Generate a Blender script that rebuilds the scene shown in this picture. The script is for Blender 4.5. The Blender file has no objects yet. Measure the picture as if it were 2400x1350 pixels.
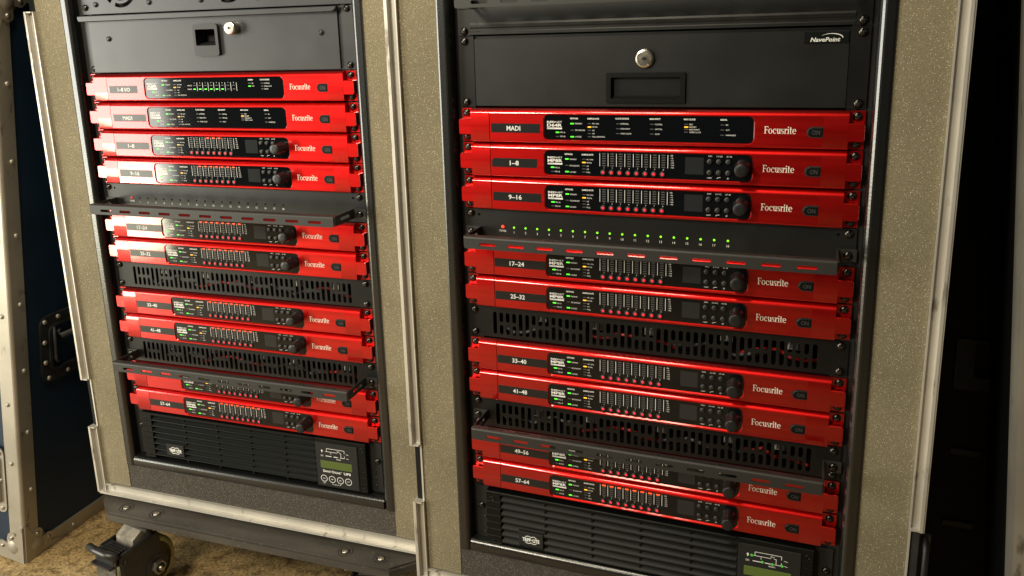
import bpy, math, random
from mathutils import Vector, Matrix
from mathutils.geometry import tessellate_polygon
random.seed(7)
S = bpy.context.scene
C = S.collection
R = math.radians
FLOOR = 950.0                       # the camera stands 950 mm above the floor (all lengths below in mm)

# ------------------------------------------------------------------ camera
F_PX, PITCH, ROLL, CY = 1889.5, -0.2252, 0.0264, 516.6
cam = bpy.data.cameras.new('camera')
cam.sensor_width = 36.0
cam.lens = F_PX / 2400 * 36
cam.shift_y = -(675 - CY) / 2400
cam.clip_start, cam.clip_end = 0.05, 100
co = bpy.data.objects.new('camera', cam); C.objects.link(co)
M3 = Matrix.Rotation(PITCH, 3, 'X') @ Matrix.Rotation(ROLL, 3, 'Y')
rt, up, bk = M3 @ Vector((1, 0, 0)), M3 @ Vector((0, 0, 1)), -(M3 @ Vector((0, 1, 0)))
co.matrix_world = Matrix(((rt.x, up.x, bk.x, 0), (rt.y, up.y, bk.y, 0), (rt.z, up.z, bk.z, FLOOR / 1000), (0, 0, 0, 1)))
S.camera = co

# ------------------------------------------------------------------ world and lamps
w = bpy.data.worlds.new('World'); S.world = w; w.use_nodes = True
bg = w.node_tree.nodes['Background']
bg.inputs[0].default_value = (0.80, 1.0, 0.88, 1); bg.inputs[1].default_value = 0.012

def area(name, loc, target, sx, sy, power, col, spread=180):
    l = bpy.data.lights.new(name, 'AREA'); l.shape = 'RECTANGLE'; l.size, l.size_y = sx, sy
    l.energy = power; l.color = col; l.spread = R(spread)
    o = bpy.data.objects.new(name, l); C.objects.link(o); o.location = loc
    o.rotation_euler = (Vector(target) - Vector(loc)).to_track_quat('-Z', 'Y').to_euler()
    return o
# open doorway to the left, ceiling fitting overhead
area('low_lamp', (-2.74, 0.22, 0.25), (-0.75, 1.20, 0.62), 0.26, 0.38, 8.0, (1.0, 0.97, 0.70))
area('doorway_light', (-4.10, 0.24, 0.95), (-0.88, 1.62, 0.91), 1.75, 1.6, 104, (1.0, 0.98, 0.86))
area('ceiling_light', (-0.45, 0.33, 2.20), (-0.1, 1.1, 0.6), 0.3, 0.7, 14, (1.0, 0.88, 0.66))
area('lamp_behind_left', (-1.35, -0.33, 1.78), (-1.7, 1.1, 0.85), 0.5, 0.5, 47, (1.0, 0.90, 0.70))
S.view_settings.view_transform = 'Standard'; S.view_settings.look = 'None'
S.view_settings.exposure = 0.0; S.view_settings.gamma = 1.0

# ------------------------------------------------------------------ materials
def nt(name):
    m = bpy.data.materials.new(name); m.use_nodes = True
    t = m.node_tree; return m, t, t.nodes['Principled BSDF']
def setp(p, base=None, rough=None, metal=None, spec=None, coat=None, emis=None, estr=None):
    if base is not None: p.inputs['Base Color'].default_value = (*base, 1)
    if rough is not None: p.inputs['Roughness'].default_value = rough
    if metal is not None: p.inputs['Metallic'].default_value = metal
    if spec is not None: p.inputs['Specular IOR Level'].default_value = spec
    if coat is not None: p.inputs['Coat Weight'].default_value = coat
    if emis is not None: p.inputs['Emission Color'].default_value = (*emis, 1)
    if estr is not None: p.inputs['Emission Strength'].default_value = estr
def noise(t, scale, detail=3, stretch=(1, 1, 1)):
    tc = t.nodes.new('ShaderNodeTexCoord'); mp = t.nodes.new('ShaderNodeMapping')
    mp.inputs['Scale'].default_value = stretch
    n = t.nodes.new('ShaderNodeTexNoise'); n.inputs['Scale'].default_value = scale; n.inputs['Detail'].default_value = detail
    t.links.new(tc.outputs['Object'], mp.inputs[0]); t.links.new(mp.outputs[0], n.inputs['Vector'])
    return n
def ramp(t, src, stops):
    r = t.nodes.new('ShaderNodeValToRGB'); e = r.color_ramp.elements
    while len(e) < len(stops): e.new(0.5)
    for k, (pos, c) in enumerate(stops):
        e[k].position = pos; e[k].color = (*c, 1) if len(c) == 3 else c
    t.links.new(src, r.inputs[0]); return r
def bump(t, p, src, strength, dist):
    b = t.nodes.new('ShaderNodeBump'); b.inputs['Strength'].default_value = strength; b.inputs['Distance'].default_value = dist
    t.links.new(src, b.inputs['Height']); t.links.new(b.outputs[0], p.inputs['Normal']); return b
def simple(name, base, rough=0.5, metal=0.0, spec=0.5, var=0.0, vscale=60, bmp=0.0, bscale=900, coat=0, stretch=(1, 1, 1)):
    m, t, p = nt(name); setp(p, base, rough, metal, spec, coat)
    if var:
        n = noise(t, vscale, 4, stretch)
        a = tuple(max(0, c * (1 - var)) for c in base); b = tuple(min(1, c * (1 + var)) for c in base)
        t.links.new(ramp(t, n.outputs[0], [(0.3, a), (0.7, b)]).outputs[0], p.inputs['Base Color'])
        rr = t.nodes.new('ShaderNodeMapRange'); rr.inputs['To Min'].default_value = rough * 0.85; rr.inputs['To Max'].default_value = min(1, rough * 1.15)
        t.links.new(n.outputs[0], rr.inputs[0]); t.links.new(rr.outputs[0], p.inputs['Roughness'])
    if bmp:
        bump(t, p, noise(t, bscale, 2).outputs[0], bmp, 0.00012)
    return m
def emit(name, col, strength, base=(0.02, 0.02, 0.02)):
    m, t, p = nt(name); setp(p, base, 0.35, emis=col, estr=strength); return m

MAT = {}
# red anodised aluminium, fine horizontal brushing
m, t, p = nt('red_anodised'); setp(p, (0.60, 0.012, 0.016), 0.40, 1.0, coat=0.95); p.inputs['Coat Roughness'].default_value = 0.10; p.inputs['Coat IOR'].default_value = 1.6
n = noise(t, 220, 4, (0.03, 1, 1))
t.links.new(ramp(t, n.outputs[0], [(0.3, (0.58, 0.010, 0.010)), (0.7, (0.70, 0.015, 0.013))]).outputs[0], p.inputs['Base Color'])
rr = t.nodes.new('ShaderNodeMapRange'); rr.inputs['To Min'].default_value = 0.37; rr.inputs['To Max'].default_value = 0.47
smudge = noise(t, 22, 5)
av = t.nodes.new('ShaderNodeMath'); av.operation = 'ADD'; t.links.new(n.outputs[0], av.inputs[0]); t.links.new(smudge.outputs[0], av.inputs[1])
hv = t.nodes.new('ShaderNodeMath'); hv.operation = 'MULTIPLY'; hv.inputs[1].default_value = 0.5; t.links.new(av.outputs[0], hv.inputs[0])
t.links.new(hv.outputs[0], rr.inputs[0]); t.links.new(rr.outputs[0], p.inputs['Roughness'])
bump(t, p, n.outputs[0], 0.05, 0.0002)
MAT['red'] = m
MAT['glass'] = simple('black_glass', (0.004, 0.005, 0.006), 0.07, spec=0.5)
MAT['screen'] = simple('display_glass', (0.022, 0.024, 0.026), 0.12)
MAT['tape'] = simple('black_label_tape', (0.012, 0.012, 0.013), 0.30, spec=0.5, bmp=0.1, bscale=120)
MAT['white'] = simple('white_print', (0.80, 0.80, 0.78), 0.6)
MAT['cream'] = simple('cream_print', (0.88, 0.80, 0.70), 0.5)
MAT['grey_print'] = simple('grey_print', (0.055, 0.055, 0.058), 0.5)
MAT['off_led'] = simple('unlit_led', (0.075, 0.075, 0.08), 0.4)
MAT['button'] = simple('dark_rubber_button', (0.020, 0.021, 0.022), 0.42, bmp=0.2)
MAT['knob'] = simple('black_knob', (0.010, 0.010, 0.011), 0.38, bmp=0.2, bscale=1500)
MAT['plate'] = simple('black_powder_coat', (0.0045, 0.005, 0.005), 0.42, spec=0.36, var=0.25, vscale=25, bmp=0.25, bscale=1600)
MAT['plate_gloss'] = simple('satin_black_enamel', (0.0055, 0.0065, 0.0065), 0.42, spec=0.48, var=0.2, vscale=14, bmp=0.1, bscale=1500)
MAT['grey_panel'] = simple('charcoal_powder_coat', (0.026, 0.027, 0.031), 0.38, spec=0.58, var=0.12, vscale=20, bmp=0.25, bscale=1600)
MAT['bar'] = simple('sandy_black_paint', (0.022, 0.0215, 0.020), 0.5, var=0.35, vscale=900, bmp=0.5, bscale=1300)
MAT['plastic'] = simple('black_ribbed_plastic', (0.003, 0.0042, 0.0038), 0.42, spec=0.22, bmp=0.3, bscale=1400)
MAT['black'] = simple('flat_black', (0.006, 0.006, 0.006), 0.7)
MAT['screw'] = simple('black_nickel', (0.075, 0.07, 0.066), 0.27, 1.0, var=0.2, vscale=300)
MAT['chrome'] = simple('nickel_plate', (0.72, 0.66, 0.58), 0.26, 1.0, var=0.05, vscale=200)
MAT['zinc'] = simple('zinc_plate', (0.42, 0.39, 0.33), 0.42, 1.0, var=0.15, vscale=150)
MAT['lcd'] = emit('lcd_backlight', (0.10, 0.16, 0.02), 0.30, (0.06, 0.08, 0.02))
MAT['green'] = emit('green_led', (0.10, 1.0, 0.04), 1.7)
MAT['green_dim'] = emit('green_dim_led', (0.08, 0.7, 0.03), 0.6)
MAT['lime'] = emit('lime_led', (0.30, 1.0, 0.02), 1.5)
MAT['amber'] = emit('amber_led', (1.0, 0.45, 0.02), 1.9)
MAT['redled'] = emit('red_led', (1.0, 0.05, 0.02), 2.2)
MAT['redclip'] = emit('red_clip_led', (1.0, 0.07, 0.01), 2.2)
MAT['redbtn'] = emit('red_button_glow', (1.0, 0.008, 0.03), 1.0, (0.2, 0.03, 0.04))
MAT['reddim'] = emit('red_dim_led', (1.0, 0.06, 0.03), 0.7)
MAT['wire_red'] = simple('red_wire', (0.45, 0.02, 0.02), 0.4)
MAT['wire_grey'] = simple('grey_wire', (0.10, 0.10, 0.11), 0.45)
MAT['connector'] = simple('pale_connector', (0.75, 0.73, 0.70), 0.35)

def foam_mat(name, base, fleck, amount, scale):
    m, t, p = nt(name); setp(p, base, 0.8, spec=0.2)
    n = noise(t, 8, 5); fine = noise(t, 850, 2)
    a = tuple(c * 0.86 for c in base); b = tuple(c * 1.14 for c in base)
    r1 = ramp(t, n.outputs[0], [(0.3, a), (0.7, b)])
    r2 = ramp(t, fine.outputs[0], [(0.30, (0.66, 0.66, 0.66)), (0.72, (1.2, 1.2, 1.18))])
    mx = t.nodes.new('ShaderNodeMix'); mx.data_type = 'RGBA'; mx.blend_type = 'MULTIPLY'; mx.inputs[0].default_value = 1
    t.links.new(r1.outputs[0], mx.inputs[6]); t.links.new(r2.outputs[0], mx.inputs[7])
    tc = t.nodes.new('ShaderNodeTexCoord'); v = t.nodes.new('ShaderNodeTexVoronoi'); v.inputs['Scale'].default_value = scale
    t.links.new(tc.outputs['Object'], v.inputs['Vector'])
    sep = t.nodes.new('ShaderNodeSeparateColor'); t.links.new(v.outputs['Color'], sep.inputs[0])
    g1 = t.nodes.new('ShaderNodeMath'); g1.operation = 'GREATER_THAN'; g1.inputs[1].default_value = amount
    t.links.new(sep.outputs[0], g1.inputs[0])
    g2 = t.nodes.new('ShaderNodeMath'); g2.operation = 'LESS_THAN'; g2.inputs[1].default_value = 0.32
    t.links.new(v.outputs['Distance'], g2.inputs[0])
    g3 = t.nodes.new('ShaderNodeMath'); g3.operation = 'MULTIPLY'; t.links.new(g1.outputs[0], g3.inputs[0]); t.links.new(g2.outputs[0], g3.inputs[1])
    g4 = t.nodes.new('ShaderNodeMath'); g4.operation = 'MULTIPLY'; t.links.new(g3.outputs[0], g4.inputs[0]); t.links.new(sep.outputs[1], g4.inputs[1])
    m2 = t.nodes.new('ShaderNodeMix'); m2.data_type = 'RGBA'; t.links.new(g4.outputs[0], m2.inputs[0])
    t.links.new(mx.outputs[2], m2.inputs[6]); m2.inputs[7].default_value = (*fleck, 1)
    t.links.new(m2.outputs[2], p.inputs['Base Color'])
    bump(t, p, fine.outputs[0], 0.5, 0.001)
    return m
MAT['foam'] = foam_mat('olive_foam', (0.220, 0.190, 0.125), (0.85, 0.78, 0.56), 0.86, 820)
MAT['foam_dark'] = foam_mat('charcoal_foam', (0.066, 0.059, 0.050), (0.34, 0.31, 0.26), 0.62, 800)
# textured paint of the inner rack box
m, t, p = nt('textured_black_paint'); setp(p, (0.006, 0.0065, 0.0065), 0.27, spec=1.0)
bump(t, p, noise(t, 330, 3).outputs[0], 0.5, 0.00025); MAT['texpaint'] = m
# bare aluminium with scuffs
def alu(name, base, rough, metal=0.9):
    m, t, p = nt(name); setp(p, base, rough, metal)
    n = noise(t, 40, 5, (1, 1, 0.15)); d = noise(t, 6, 4)
    k = noise(t, 55, 6, (1, 1, 0.35))
    r1 = ramp(t, d.outputs[0], [(0.25, tuple(c * 0.7 for c in base)), (0.6, base)]); r2 = ramp(t, k.outputs[0], [(0.30, (0.45, 0.43, 0.40)), (0.38, (1, 1, 1))])
    mx = t.nodes.new('ShaderNodeMix'); mx.data_type = 'RGBA'; mx.blend_type = 'MULTIPLY'; mx.inputs[0].default_value = 1
    t.links.new(r1.outputs[0], mx.inputs[6]); t.links.new(r2.outputs[0], mx.inputs[7]); t.links.new(mx.outputs[2], p.inputs['Base Color'])
    rr = t.nodes.new('ShaderNodeMapRange'); rr.inputs['To Min'].default_value = rough * 0.7; rr.inputs['To Max'].default_value = rough * 1.3
    t.links.new(n.outputs[0], rr.inputs[0]); t.links.new(rr.outputs[0], p.inputs['Roughness'])
    bump(t, p, noise(t, 300, 3).outputs[0], 0.1, 0.0005)
    return m
MAT['alu'] = alu('bare_aluminium', (0.66, 0.63, 0.57), 0.44, 0.5)
MAT['alu_old'] = alu('scuffed_aluminium', (0.46, 0.43, 0.37), 0.48, 0.7)
MAT['laminate'] = simple('navy_black_laminate', (0.006, 0.021, 0.046), 0.50, spec=0.4, var=0.2, vscale=8, bmp=0.2, bscale=700)
MAT['void'] = simple('dark_laminate', (0.004, 0.005, 0.005), 0.6, spec=0.25)
MAT['hinge'] = simple('dark_steel', (0.030, 0.032, 0.034), 0.5, 0.3, var=0.3)
# worn painted plank
m, t, p = nt('worn_black_plank'); setp(p, (0.05, 0.045, 0.04), 0.5)
n = noise(t, 26, 6, (0.25, 1, 1)); n2 = noise(t, 160, 4)
r1 = ramp(t, n.outputs[0], [(0.25, (0.030, 0.027, 0.024)), (0.6, (0.075, 0.066, 0.055)), (0.85, (0.11, 0.098, 0.08))])
r2 = ramp(t, n2.outputs[0], [(0.64, (0, 0, 0)), (0.74, (1, 1, 1))])
mx = t.nodes.new('ShaderNodeMix'); mx.data_type = 'RGBA'; t.links.new(r2.outputs[0], mx.inputs[0]); t.links.new(r1.outputs[0], mx.inputs[6]); mx.inputs[7].default_value = (0.14, 0.125, 0.10, 1)
t.links.new(mx.outputs[2], p.inputs['Base Color']); bump(t, p, n.outputs[0], 0.4, 0.002); MAT['plank'] = m
# stained tan floor
m, t, p = nt('stained_floor'); setp(p, (0.3, 0.2, 0.09), 0.55)
a = noise(t, 5, 8); b = noise(t, 45, 8); c = noise(t, 210, 4)
r1 = ramp(t, a.outputs[0], [(0.30, (0.25, 0.165, 0.07)), (0.50, (0.37, 0.26, 0.12)), (0.70, (0.48, 0.355, 0.19))])
r2 = ramp(t, b.outputs[0], [(0.32, (0.45, 0.42, 0.36)), (0.50, (1, 1, 1)), (0.72, (1.25, 1.2, 1.1))])
r3 = ramp(t, c.outputs[0], [(0.34, (0.45, 0.43, 0.40)), (0.50, (0.95, 0.95, 0.95)), (0.68, (1.35, 1.32, 1.25))])
m1 = t.nodes.new('ShaderNodeMix'); m1.data_type = 'RGBA'; m1.blend_type = 'MULTIPLY'; m1.inputs[0].default_value = 1
m2 = t.nodes.new('ShaderNodeMix'); m2.data_type = 'RGBA'; m2.blend_type = 'MULTIPLY'; m2.inputs[0].default_value = 1
t.links.new(r1.outputs[0], m1.inputs[6]); t.links.new(r2.outputs[0], m1.inputs[7])
t.links.new(m1.outputs[2], m2.inputs[6]); t.links.new(r3.outputs[0], m2.inputs[7])
t.links.new(m2.outputs[2], p.inputs['Base Color']); bump(t, p, b.outputs[0], 0.3, 0.003); MAT['floor'] = m
MAT['tyre'] = simple('olive_polyurethane', (0.55, 0.50, 0.24), 0.45, var=0.3, vscale=40)
MAT['cast'] = simple('black_steel', (0.018, 0.018, 0.019), 0.38, 0.0, 0.6, var=0.4, vscale=70, bmp=0.2, bscale=500)
MAT['worn'] = simple('worn_grey_steel', (0.16, 0.15, 0.13), 0.45, 0.6, var=0.45, vscale=60)

MAT['pull'] = simple('grey_moulded_plastic', (0.016, 0.017, 0.019), 0.42, spec=0.5)
MAT['pale_steel'] = simple('pale_worn_steel', (0.34, 0.31, 0.26), 0.5, 0.4, var=0.35, vscale=60)

# ------------------------------------------------------------------ geometry helpers: (u right, w towards viewer, v down), in mm
class MB:
    def __init__(s): s.v = []; s.f = []; s.m = []; s.sm = []
    def add(s, vs, fs, mi=0, smooth=False):
        b = len(s.v); s.v += vs
        for f in fs: s.f.append([b + i for i in f]); s.m.append(mi); s.sm.append(smooth)
        return s
    def box(s, u0, u1, w0, w1, v0, v1, mi=0):
        vs = [(u, w_, v_) for u in (u0, u1) for w_ in (w0, w1) for v_ in (v0, v1)]
        return s.add(vs, [(0, 1, 3, 2), (4, 6, 7, 5), (0, 4, 5, 1), (2, 3, 7, 6), (0, 2, 6, 4), (1, 5, 7, 3)], mi)
    def bbox(s, u0, u1, w0, w1, v0, v1, c=1.0, mi=0):
        # box with chamfered front edges
        n = [(u0, w0, v0), (u1, w0, v0), (u1, w0, v1), (u0, w0, v1), (u0, w1 - c, v0), (u1, w1 - c, v0), (u1, w1 - c, v1), (u0, w1 - c, v1),
             (u0 + c, w1, v0 + c), (u1 - c, w1, v0 + c), (u1 - c, w1, v1 - c), (u0 + c, w1, v1 - c)]
        f = [(3, 2, 1, 0), (8, 9, 10, 11)]
        for k in range(4):
            j = (k + 1) % 4; f += [(k, j, 4 + j, 4 + k), (4 + k, 4 + j, 8 + j, 8 + k)]
        return s.add(n, f, mi)
    def prism(s, pts, w0, w1, c=0.0, mi=0, inner=None):
        # outline pts [(u,v)] extruded; optional chamfer with inner outline
        n = len(pts); vs = [(u, w0, v) for u, v in pts]
        rings = [w1] if not inner else [w1 - c, w1]
        outs = [pts] if not inner else [pts, inner]
        for wv, pl in zip(rings, outs): vs += [(u, wv, v) for u, v in pl]
        fs = []
        for k in range(len(rings)):
            for i in range(n):
                j = (i + 1) % n; fs.append((k * n + i, k * n + j, (k + 1) * n + j, (k + 1) * n + i))
        top = len(rings) * n
        pl = outs[-1]
        tri = tessellate_polygon([[Vector((u, v, 0)) for u, v in pl]])
        fs += [tuple(top + i for i in t_) for t_ in tri] + [tuple(t_) for t_ in tri]
        return s.add(vs, fs, mi)
    def plate(s, outer, holes, w0, w1, mi=0):
        loops = [outer] + holes
        flat = [p_ for l in loops for p_ in l]; n = len(flat)
        tri = tessellate_polygon([[Vector((u, v, 0)) for u, v in l] for l in loops])
        vs = [(u, w0, v) for u, v in flat] + [(u, w1, v) for u, v in flat]
        fs = [tuple(n + i for i in t_) for t_ in tri] + [tuple(t_) for t_ in tri]
        b = 0
        for l in loops:
            k = len(l)
            for i in range(k):
                j = (i + 1) % k; fs.append((b + i, b + j, n + b + j, n + b + i))
            b += k
        return s.add(vs, fs, mi)
    def extrude(s, prof, u0, u1, mi=0, caps=True, smooth=False):
        # prof: [(w,v)] open or closed profile swept along u
        n = len(prof); vs = [(u0, a, b) for a, b in prof] + [(u1, a, b) for a, b in prof]
        s.add(vs, [(i, i + 1, n + i + 1, n + i) for i in range(n - 1)], mi, smooth)
        if caps:
            s.add([(u0, a, b) for a, b in prof], [tuple(range(n))], mi); s.add([(u1, a, b) for a, b in prof], [tuple(range(n))], mi)
        return s
    def lathe(s, cu, cv, prof, n=16, mi=0, smooth=True, ru=1.0):
        # prof: [(radius, w)] revolved about the axis through (cu,cv) pointing at the viewer
        vs = []; fs = []
        for r, a in prof:
            for k in range(n):
                t_ = 2 * math.pi * k / n; vs.append((cu + ru * r * math.cos(t_), a, cv + r * math.sin(t_)))
        for i in range(len(prof) - 1):
            for k in range(n):
                j = (k + 1) % n; fs.append((i * n + k, i * n + j, (i + 1) * n + j, (i + 1) * n + k))
        s.add(vs, fs, mi, smooth)
        r, a = prof[-1]
        s.add([(cu + ru * r * math.cos(2 * math.pi * k / n), a, cv + r * math.sin(2 * math.pi * k / n)) for k in range(n)], [tuple(range(n))], mi)
        return s
    def tube(s, pts, r, n=6, mi=0):
        vs = []; fs = []; P = [Vector(p_) for p_ in pts]
        for i, p_ in enumerate(P):
            d = (P[min(i + 1, len(P) - 1)] - P[max(i - 1, 0)]).normalized()
            a = d.orthogonal().normalized(); b = d.cross(a)
            for k in range(n):
                t_ = 2 * math.pi * k / n; vs.append(tuple(p_ + a * r * math.cos(t_) + b * r * math.sin(t_)))
        for i in range(len(P) - 1):
            for k in range(n):
                j = (k + 1) % n; fs.append((i * n + k, i * n + j, (i + 1) * n + j, (i + 1) * n + k))
        fs += [tuple(range(n)), tuple(range((len(P) - 1) * n, len(P) * n))]
        return s.add(vs, fs, mi, True)
    def poly(s, pts, w_, mi=0):
        tri = tessellate_polygon([[Vector((u, v, 0)) for u, v in pts]])
        return s.add([(u, w_, v) for u, v in pts], [tuple(t_) for t_ in tri], mi)
    def ring(s, cu, cv, ru0, rv0, ru1, rv1, w_, a0=0, a1=360, n=20, mi=0, du=0):
        vs = []; fs = []
        for k in range(n + 1):
            t_ = R(a0 + (a1 - a0) * k / n)
            vs += [(cu + ru0 * math.cos(t_), w_, cv - rv0 * math.sin(t_)), (cu + du + ru1 * math.cos(t_), w_, cv - rv1 * math.sin(t_))]
        for k in range(n): fs.append((2 * k, 2 * k + 1, 2 * k + 3, 2 * k + 2))
        return s.add(vs, fs, mi)
    def line(s, pts, th, w_, mi=0):
        for k in range(len(pts) - 1):
            (a, b), (c, d) = pts[k], pts[k + 1]; L = math.hypot(c - a, d - b) or 1
            nx, ny = -(d - b) / L * th / 2, (c - a) / L * th / 2
            z = w_ + 0.004 * k
            s.add([(a + nx, z, b + ny), (c + nx, z, d + ny), (c - nx, z, d - ny), (a - nx, z, b - ny)], [(0, 1, 2, 3)], mi)
        return s
    def text(s, txt, u, v, cap, w_, width=None, bold=0.0, shear=0.0, align='l', mi=0):
        # baseline-centred text: v is the middle of the capitals
        vs, fs, W, H = glyphs(txt, bold, shear)
        k = cap / H; kx = k if width is None else width / W
        off = {'l': 0, 'c': -W * kx / 2, 'r': -W * kx}[align]
        return s.add([(u + off + x * kx, w_, v + cap / 2 - y * k) for x, y in vs], fs, mi)
    def mesh(s, name, mats, ox=241.3, oy=0.0, oz=0.0):
        me = bpy.data.meshes.new(name)
        me.from_pydata([((u - ox) / 1000, -(a - oy) / 1000, (oz - v) / 1000) for u, a, v in s.v], [], s.f)
        for k in (mats if isinstance(mats, (list, tuple)) else [mats]): me.materials.append(MAT[k])
        me.polygons.foreach_set('material_index', s.m); me.polygons.foreach_set('use_smooth', s.sm)
        import bmesh
        bm = bmesh.new(); bm.from_mesh(me); bmesh.ops.recalc_face_normals(bm, faces=bm.faces); bm.to_mesh(me); bm.free()
        return me
_G = {}
_cu = None
def glyphs(txt, bold, shear):
    key = (txt, bold, shear)
    if key in _G: return _G[key]
    c = bpy.data.curves.new('print', 'FONT'); c.body = txt; c.size = 1; c.offset = bold; c.shear = shear; c.resolution_u = 2; c.fill_mode = 'FRONT'
    o = bpy.data.objects.new('print', c); me = o.to_mesh()
    vs = [(v.co.x, v.co.y) for v in me.vertices]; fs = [tuple(p_.vertices) for p_ in me.polygons]
    o.to_mesh_clear(); bpy.data.objects.remove(o); bpy.data.curves.remove(c)
    x0 = min(a for a, b in vs); W = max(a for a, b in vs) - x0
    _G[key] = ([(a - x0, b) for a, b in vs], fs, W, 0.729)
    return _G[key]
def rr(u0, v0, u1, v1, r, n=5):
    rs = r if isinstance(r, (list, tuple)) else [r] * 4     # tl, tr, br, bl
    out = []
    for (cx, cy, a0), q in zip(((u0 + rs[0], v0 + rs[0], 180), (u1 - rs[1], v0 + rs[1], 270), (u1 - rs[2], v1 - rs[2], 0), (u0 + rs[3], v1 - rs[3], 90)), rs):
        for k in range(n + 1):
            a = R(a0 + 90 * k / n); out.append((cx + q * math.cos(a), cy + q * math.sin(a)))
            if q == 0: break
    return out
def slot(cu, cv, L, W, n=4, vertical=False):
    return rr(cu - W / 2, cv - L / 2, cu + W / 2, cv + L / 2, W / 2, n) if vertical else rr(cu - L / 2, cv - W / 2, cu + L / 2, cv + W / 2, W / 2, n)

# ------------------------------------------------------------------ the two rack frames
RK = {'R': (-0.36556, (163.786, 966.963, 0.775)), 'L': (-0.32790, (-442.355, 1239.605, 47.710))}
SIDE = {'L': 'left rack', 'R': 'right rack'}
U = 44.45
def wpos(rk, u, w_, v):
    yaw, T = RK[rk]; x, y = u - 241.3, -w_
    c, s_ = math.cos(yaw), math.sin(yaw)
    return Vector((c * x - s_ * y + T[0], s_ * x + c * y + T[1], T[2] - v + FLOOR)) / 1000
def thing(name, label, cat, rk, vbase, group=None):
    if rk == 'R' and 8 * U < vbase < 14.2 * U: vbase += 1.6 + 0.35 * (vbase / U - 9)      # the lower units sit a little low in their holes
    o = bpy.data.objects.new(name, None); C.objects.link(o); o.empty_display_size = 0.02
    o.location = wpos(rk, 241.3, 0, vbase); o.rotation_euler = (0, 0, RK[rk][0])
    o['label'] = label; o['category'] = cat
    if group: o['group'] = group
    return o
def put(name, me, parent, u=241.3, w_=0.0, z=0.0, label=None, rot=None):
    o = bpy.data.objects.new(name, me); C.objects.link(o); o.parent = parent
    o.location = ((u - 241.3) / 1000, -w_ / 1000, z / 1000)
    if rot: o.rotation_euler = rot
    if label: o['label'] = label
    if name in ('lettering', 'brand_lettering', 'level_meter', 'unlit_led_row', 'trim_line'): o['kind'] = 'stuff'
    return o
def sub(name, me, parent, u=0.0, w_=0.0, z=0.0):
    # child of a part that itself sits at the origin of its thing
    return put(name, me, parent, u, w_, z)
CACHE = {}
def cached(key, fn):
    if key not in CACHE: CACHE[key] = fn()
    return CACHE[key]

# ---- small shared pieces, built round their own origin (u=241.3)
O = 241.3
def screw_mesh():
    b = MB(); b.lathe(O, 0, [(5.0, 0), (5.0, 0.6), (4.7, 1.7), (3.9, 2.7), (2.7, 3.3), (1.2, 3.6)], 16)
    for a in (35, 125):
        c, s_ = math.cos(R(a)), math.sin(R(a))
        L, h = 2.5, 0.55
        pts = [(O + c * x - s_ * y, s_ * x + c * y) for x, y in ((-L, -h), (L, -h), (L, h), (-L, h))]
        b.poly(pts, 3.68 + a * 0.0001, 1)
    return b.mesh('screw', ['screw', 'black'])
def washer_screw():
    return cached('screw', screw_mesh)
def add_screw(parent, u, w_, z): return put('screw', washer_screw(), parent, u, w_, z, rot=(0, random.uniform(0, 1.5), 0))
def led_mesh(mat, a=4.6, h=1.5):
    return cached(('led', mat, a, h), lambda: MB().prism(rr(O - a / 2, -h / 2, O + a / 2, h / 2, h * 0.4, 2), 0, 0.35).mesh('led', mat))
def dot_mesh(mat, r):
    return cached(('dot', mat, r), lambda: MB().lathe(O, 0, [(r, 0), (r * 0.9, r * 0.5), (r * 0.5, r * 0.9)], 12).mesh('led', mat))

# ------------------------------------------------------------------ red rack units
WIN = (116.3, 8.4, 366.3, 38.9)
def fascia_mesh():
    b = MB(); u0, u1 = 43.6, 439.9
    top = [(0, 0.7), (4.5, 0.9), (7.6, 1.8), (9.8, 3.1), (11.2, 4.6), (11.8, 5.7), (12, 6.6)]
    bot = [(12, 41.2), (11.7, 42.0), (10.6, 42.9), (8.8, 43.5), (4, 43.8), (0, 43.8)]
    b.extrude(top, u0, u1, 0, False, True); b.extrude(bot, u0, u1, 0, False, True)
    side = top + bot
    for u in (u0, u1): b.add([(u, a, v) for a, v in side], [tuple(range(len(side)))])
    a0, b0, a1, b1 = WIN
    hole = rr(a0 - 1.2, b0 - 1.0, a1 + 1.2, b1 + 1.3, 7.2, 6); inn = rr(a0, b0, a1, b1, 6.2, 6)
    outer = [(u0, 6.6), (u1, 6.6), (u1, 41.2), (u0, 41.2)]
    loops = [outer, hole]; flat = outer + hole
    tri = tessellate_polygon([[Vector((x, y, 0)) for x, y in l] for l in loops])
    b.add([(x, 12, y) for x, y in flat], [tuple(t_) for t_ in tri])
    n = len(hole)
    b.add([(x, 12, y) for x, y in hole] + [(x, 10.4, y) for x, y in inn] + [(x, 7.5, y) for x, y in inn],
          [(k * n + i, k * n + (i + 1) % n, (k + 1) * n + (i + 1) % n, (k + 1) * n + i) for k in range(2) for i in range(n)], 0, False)
    return b.mesh('fascia', 'red', oz=U)
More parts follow.
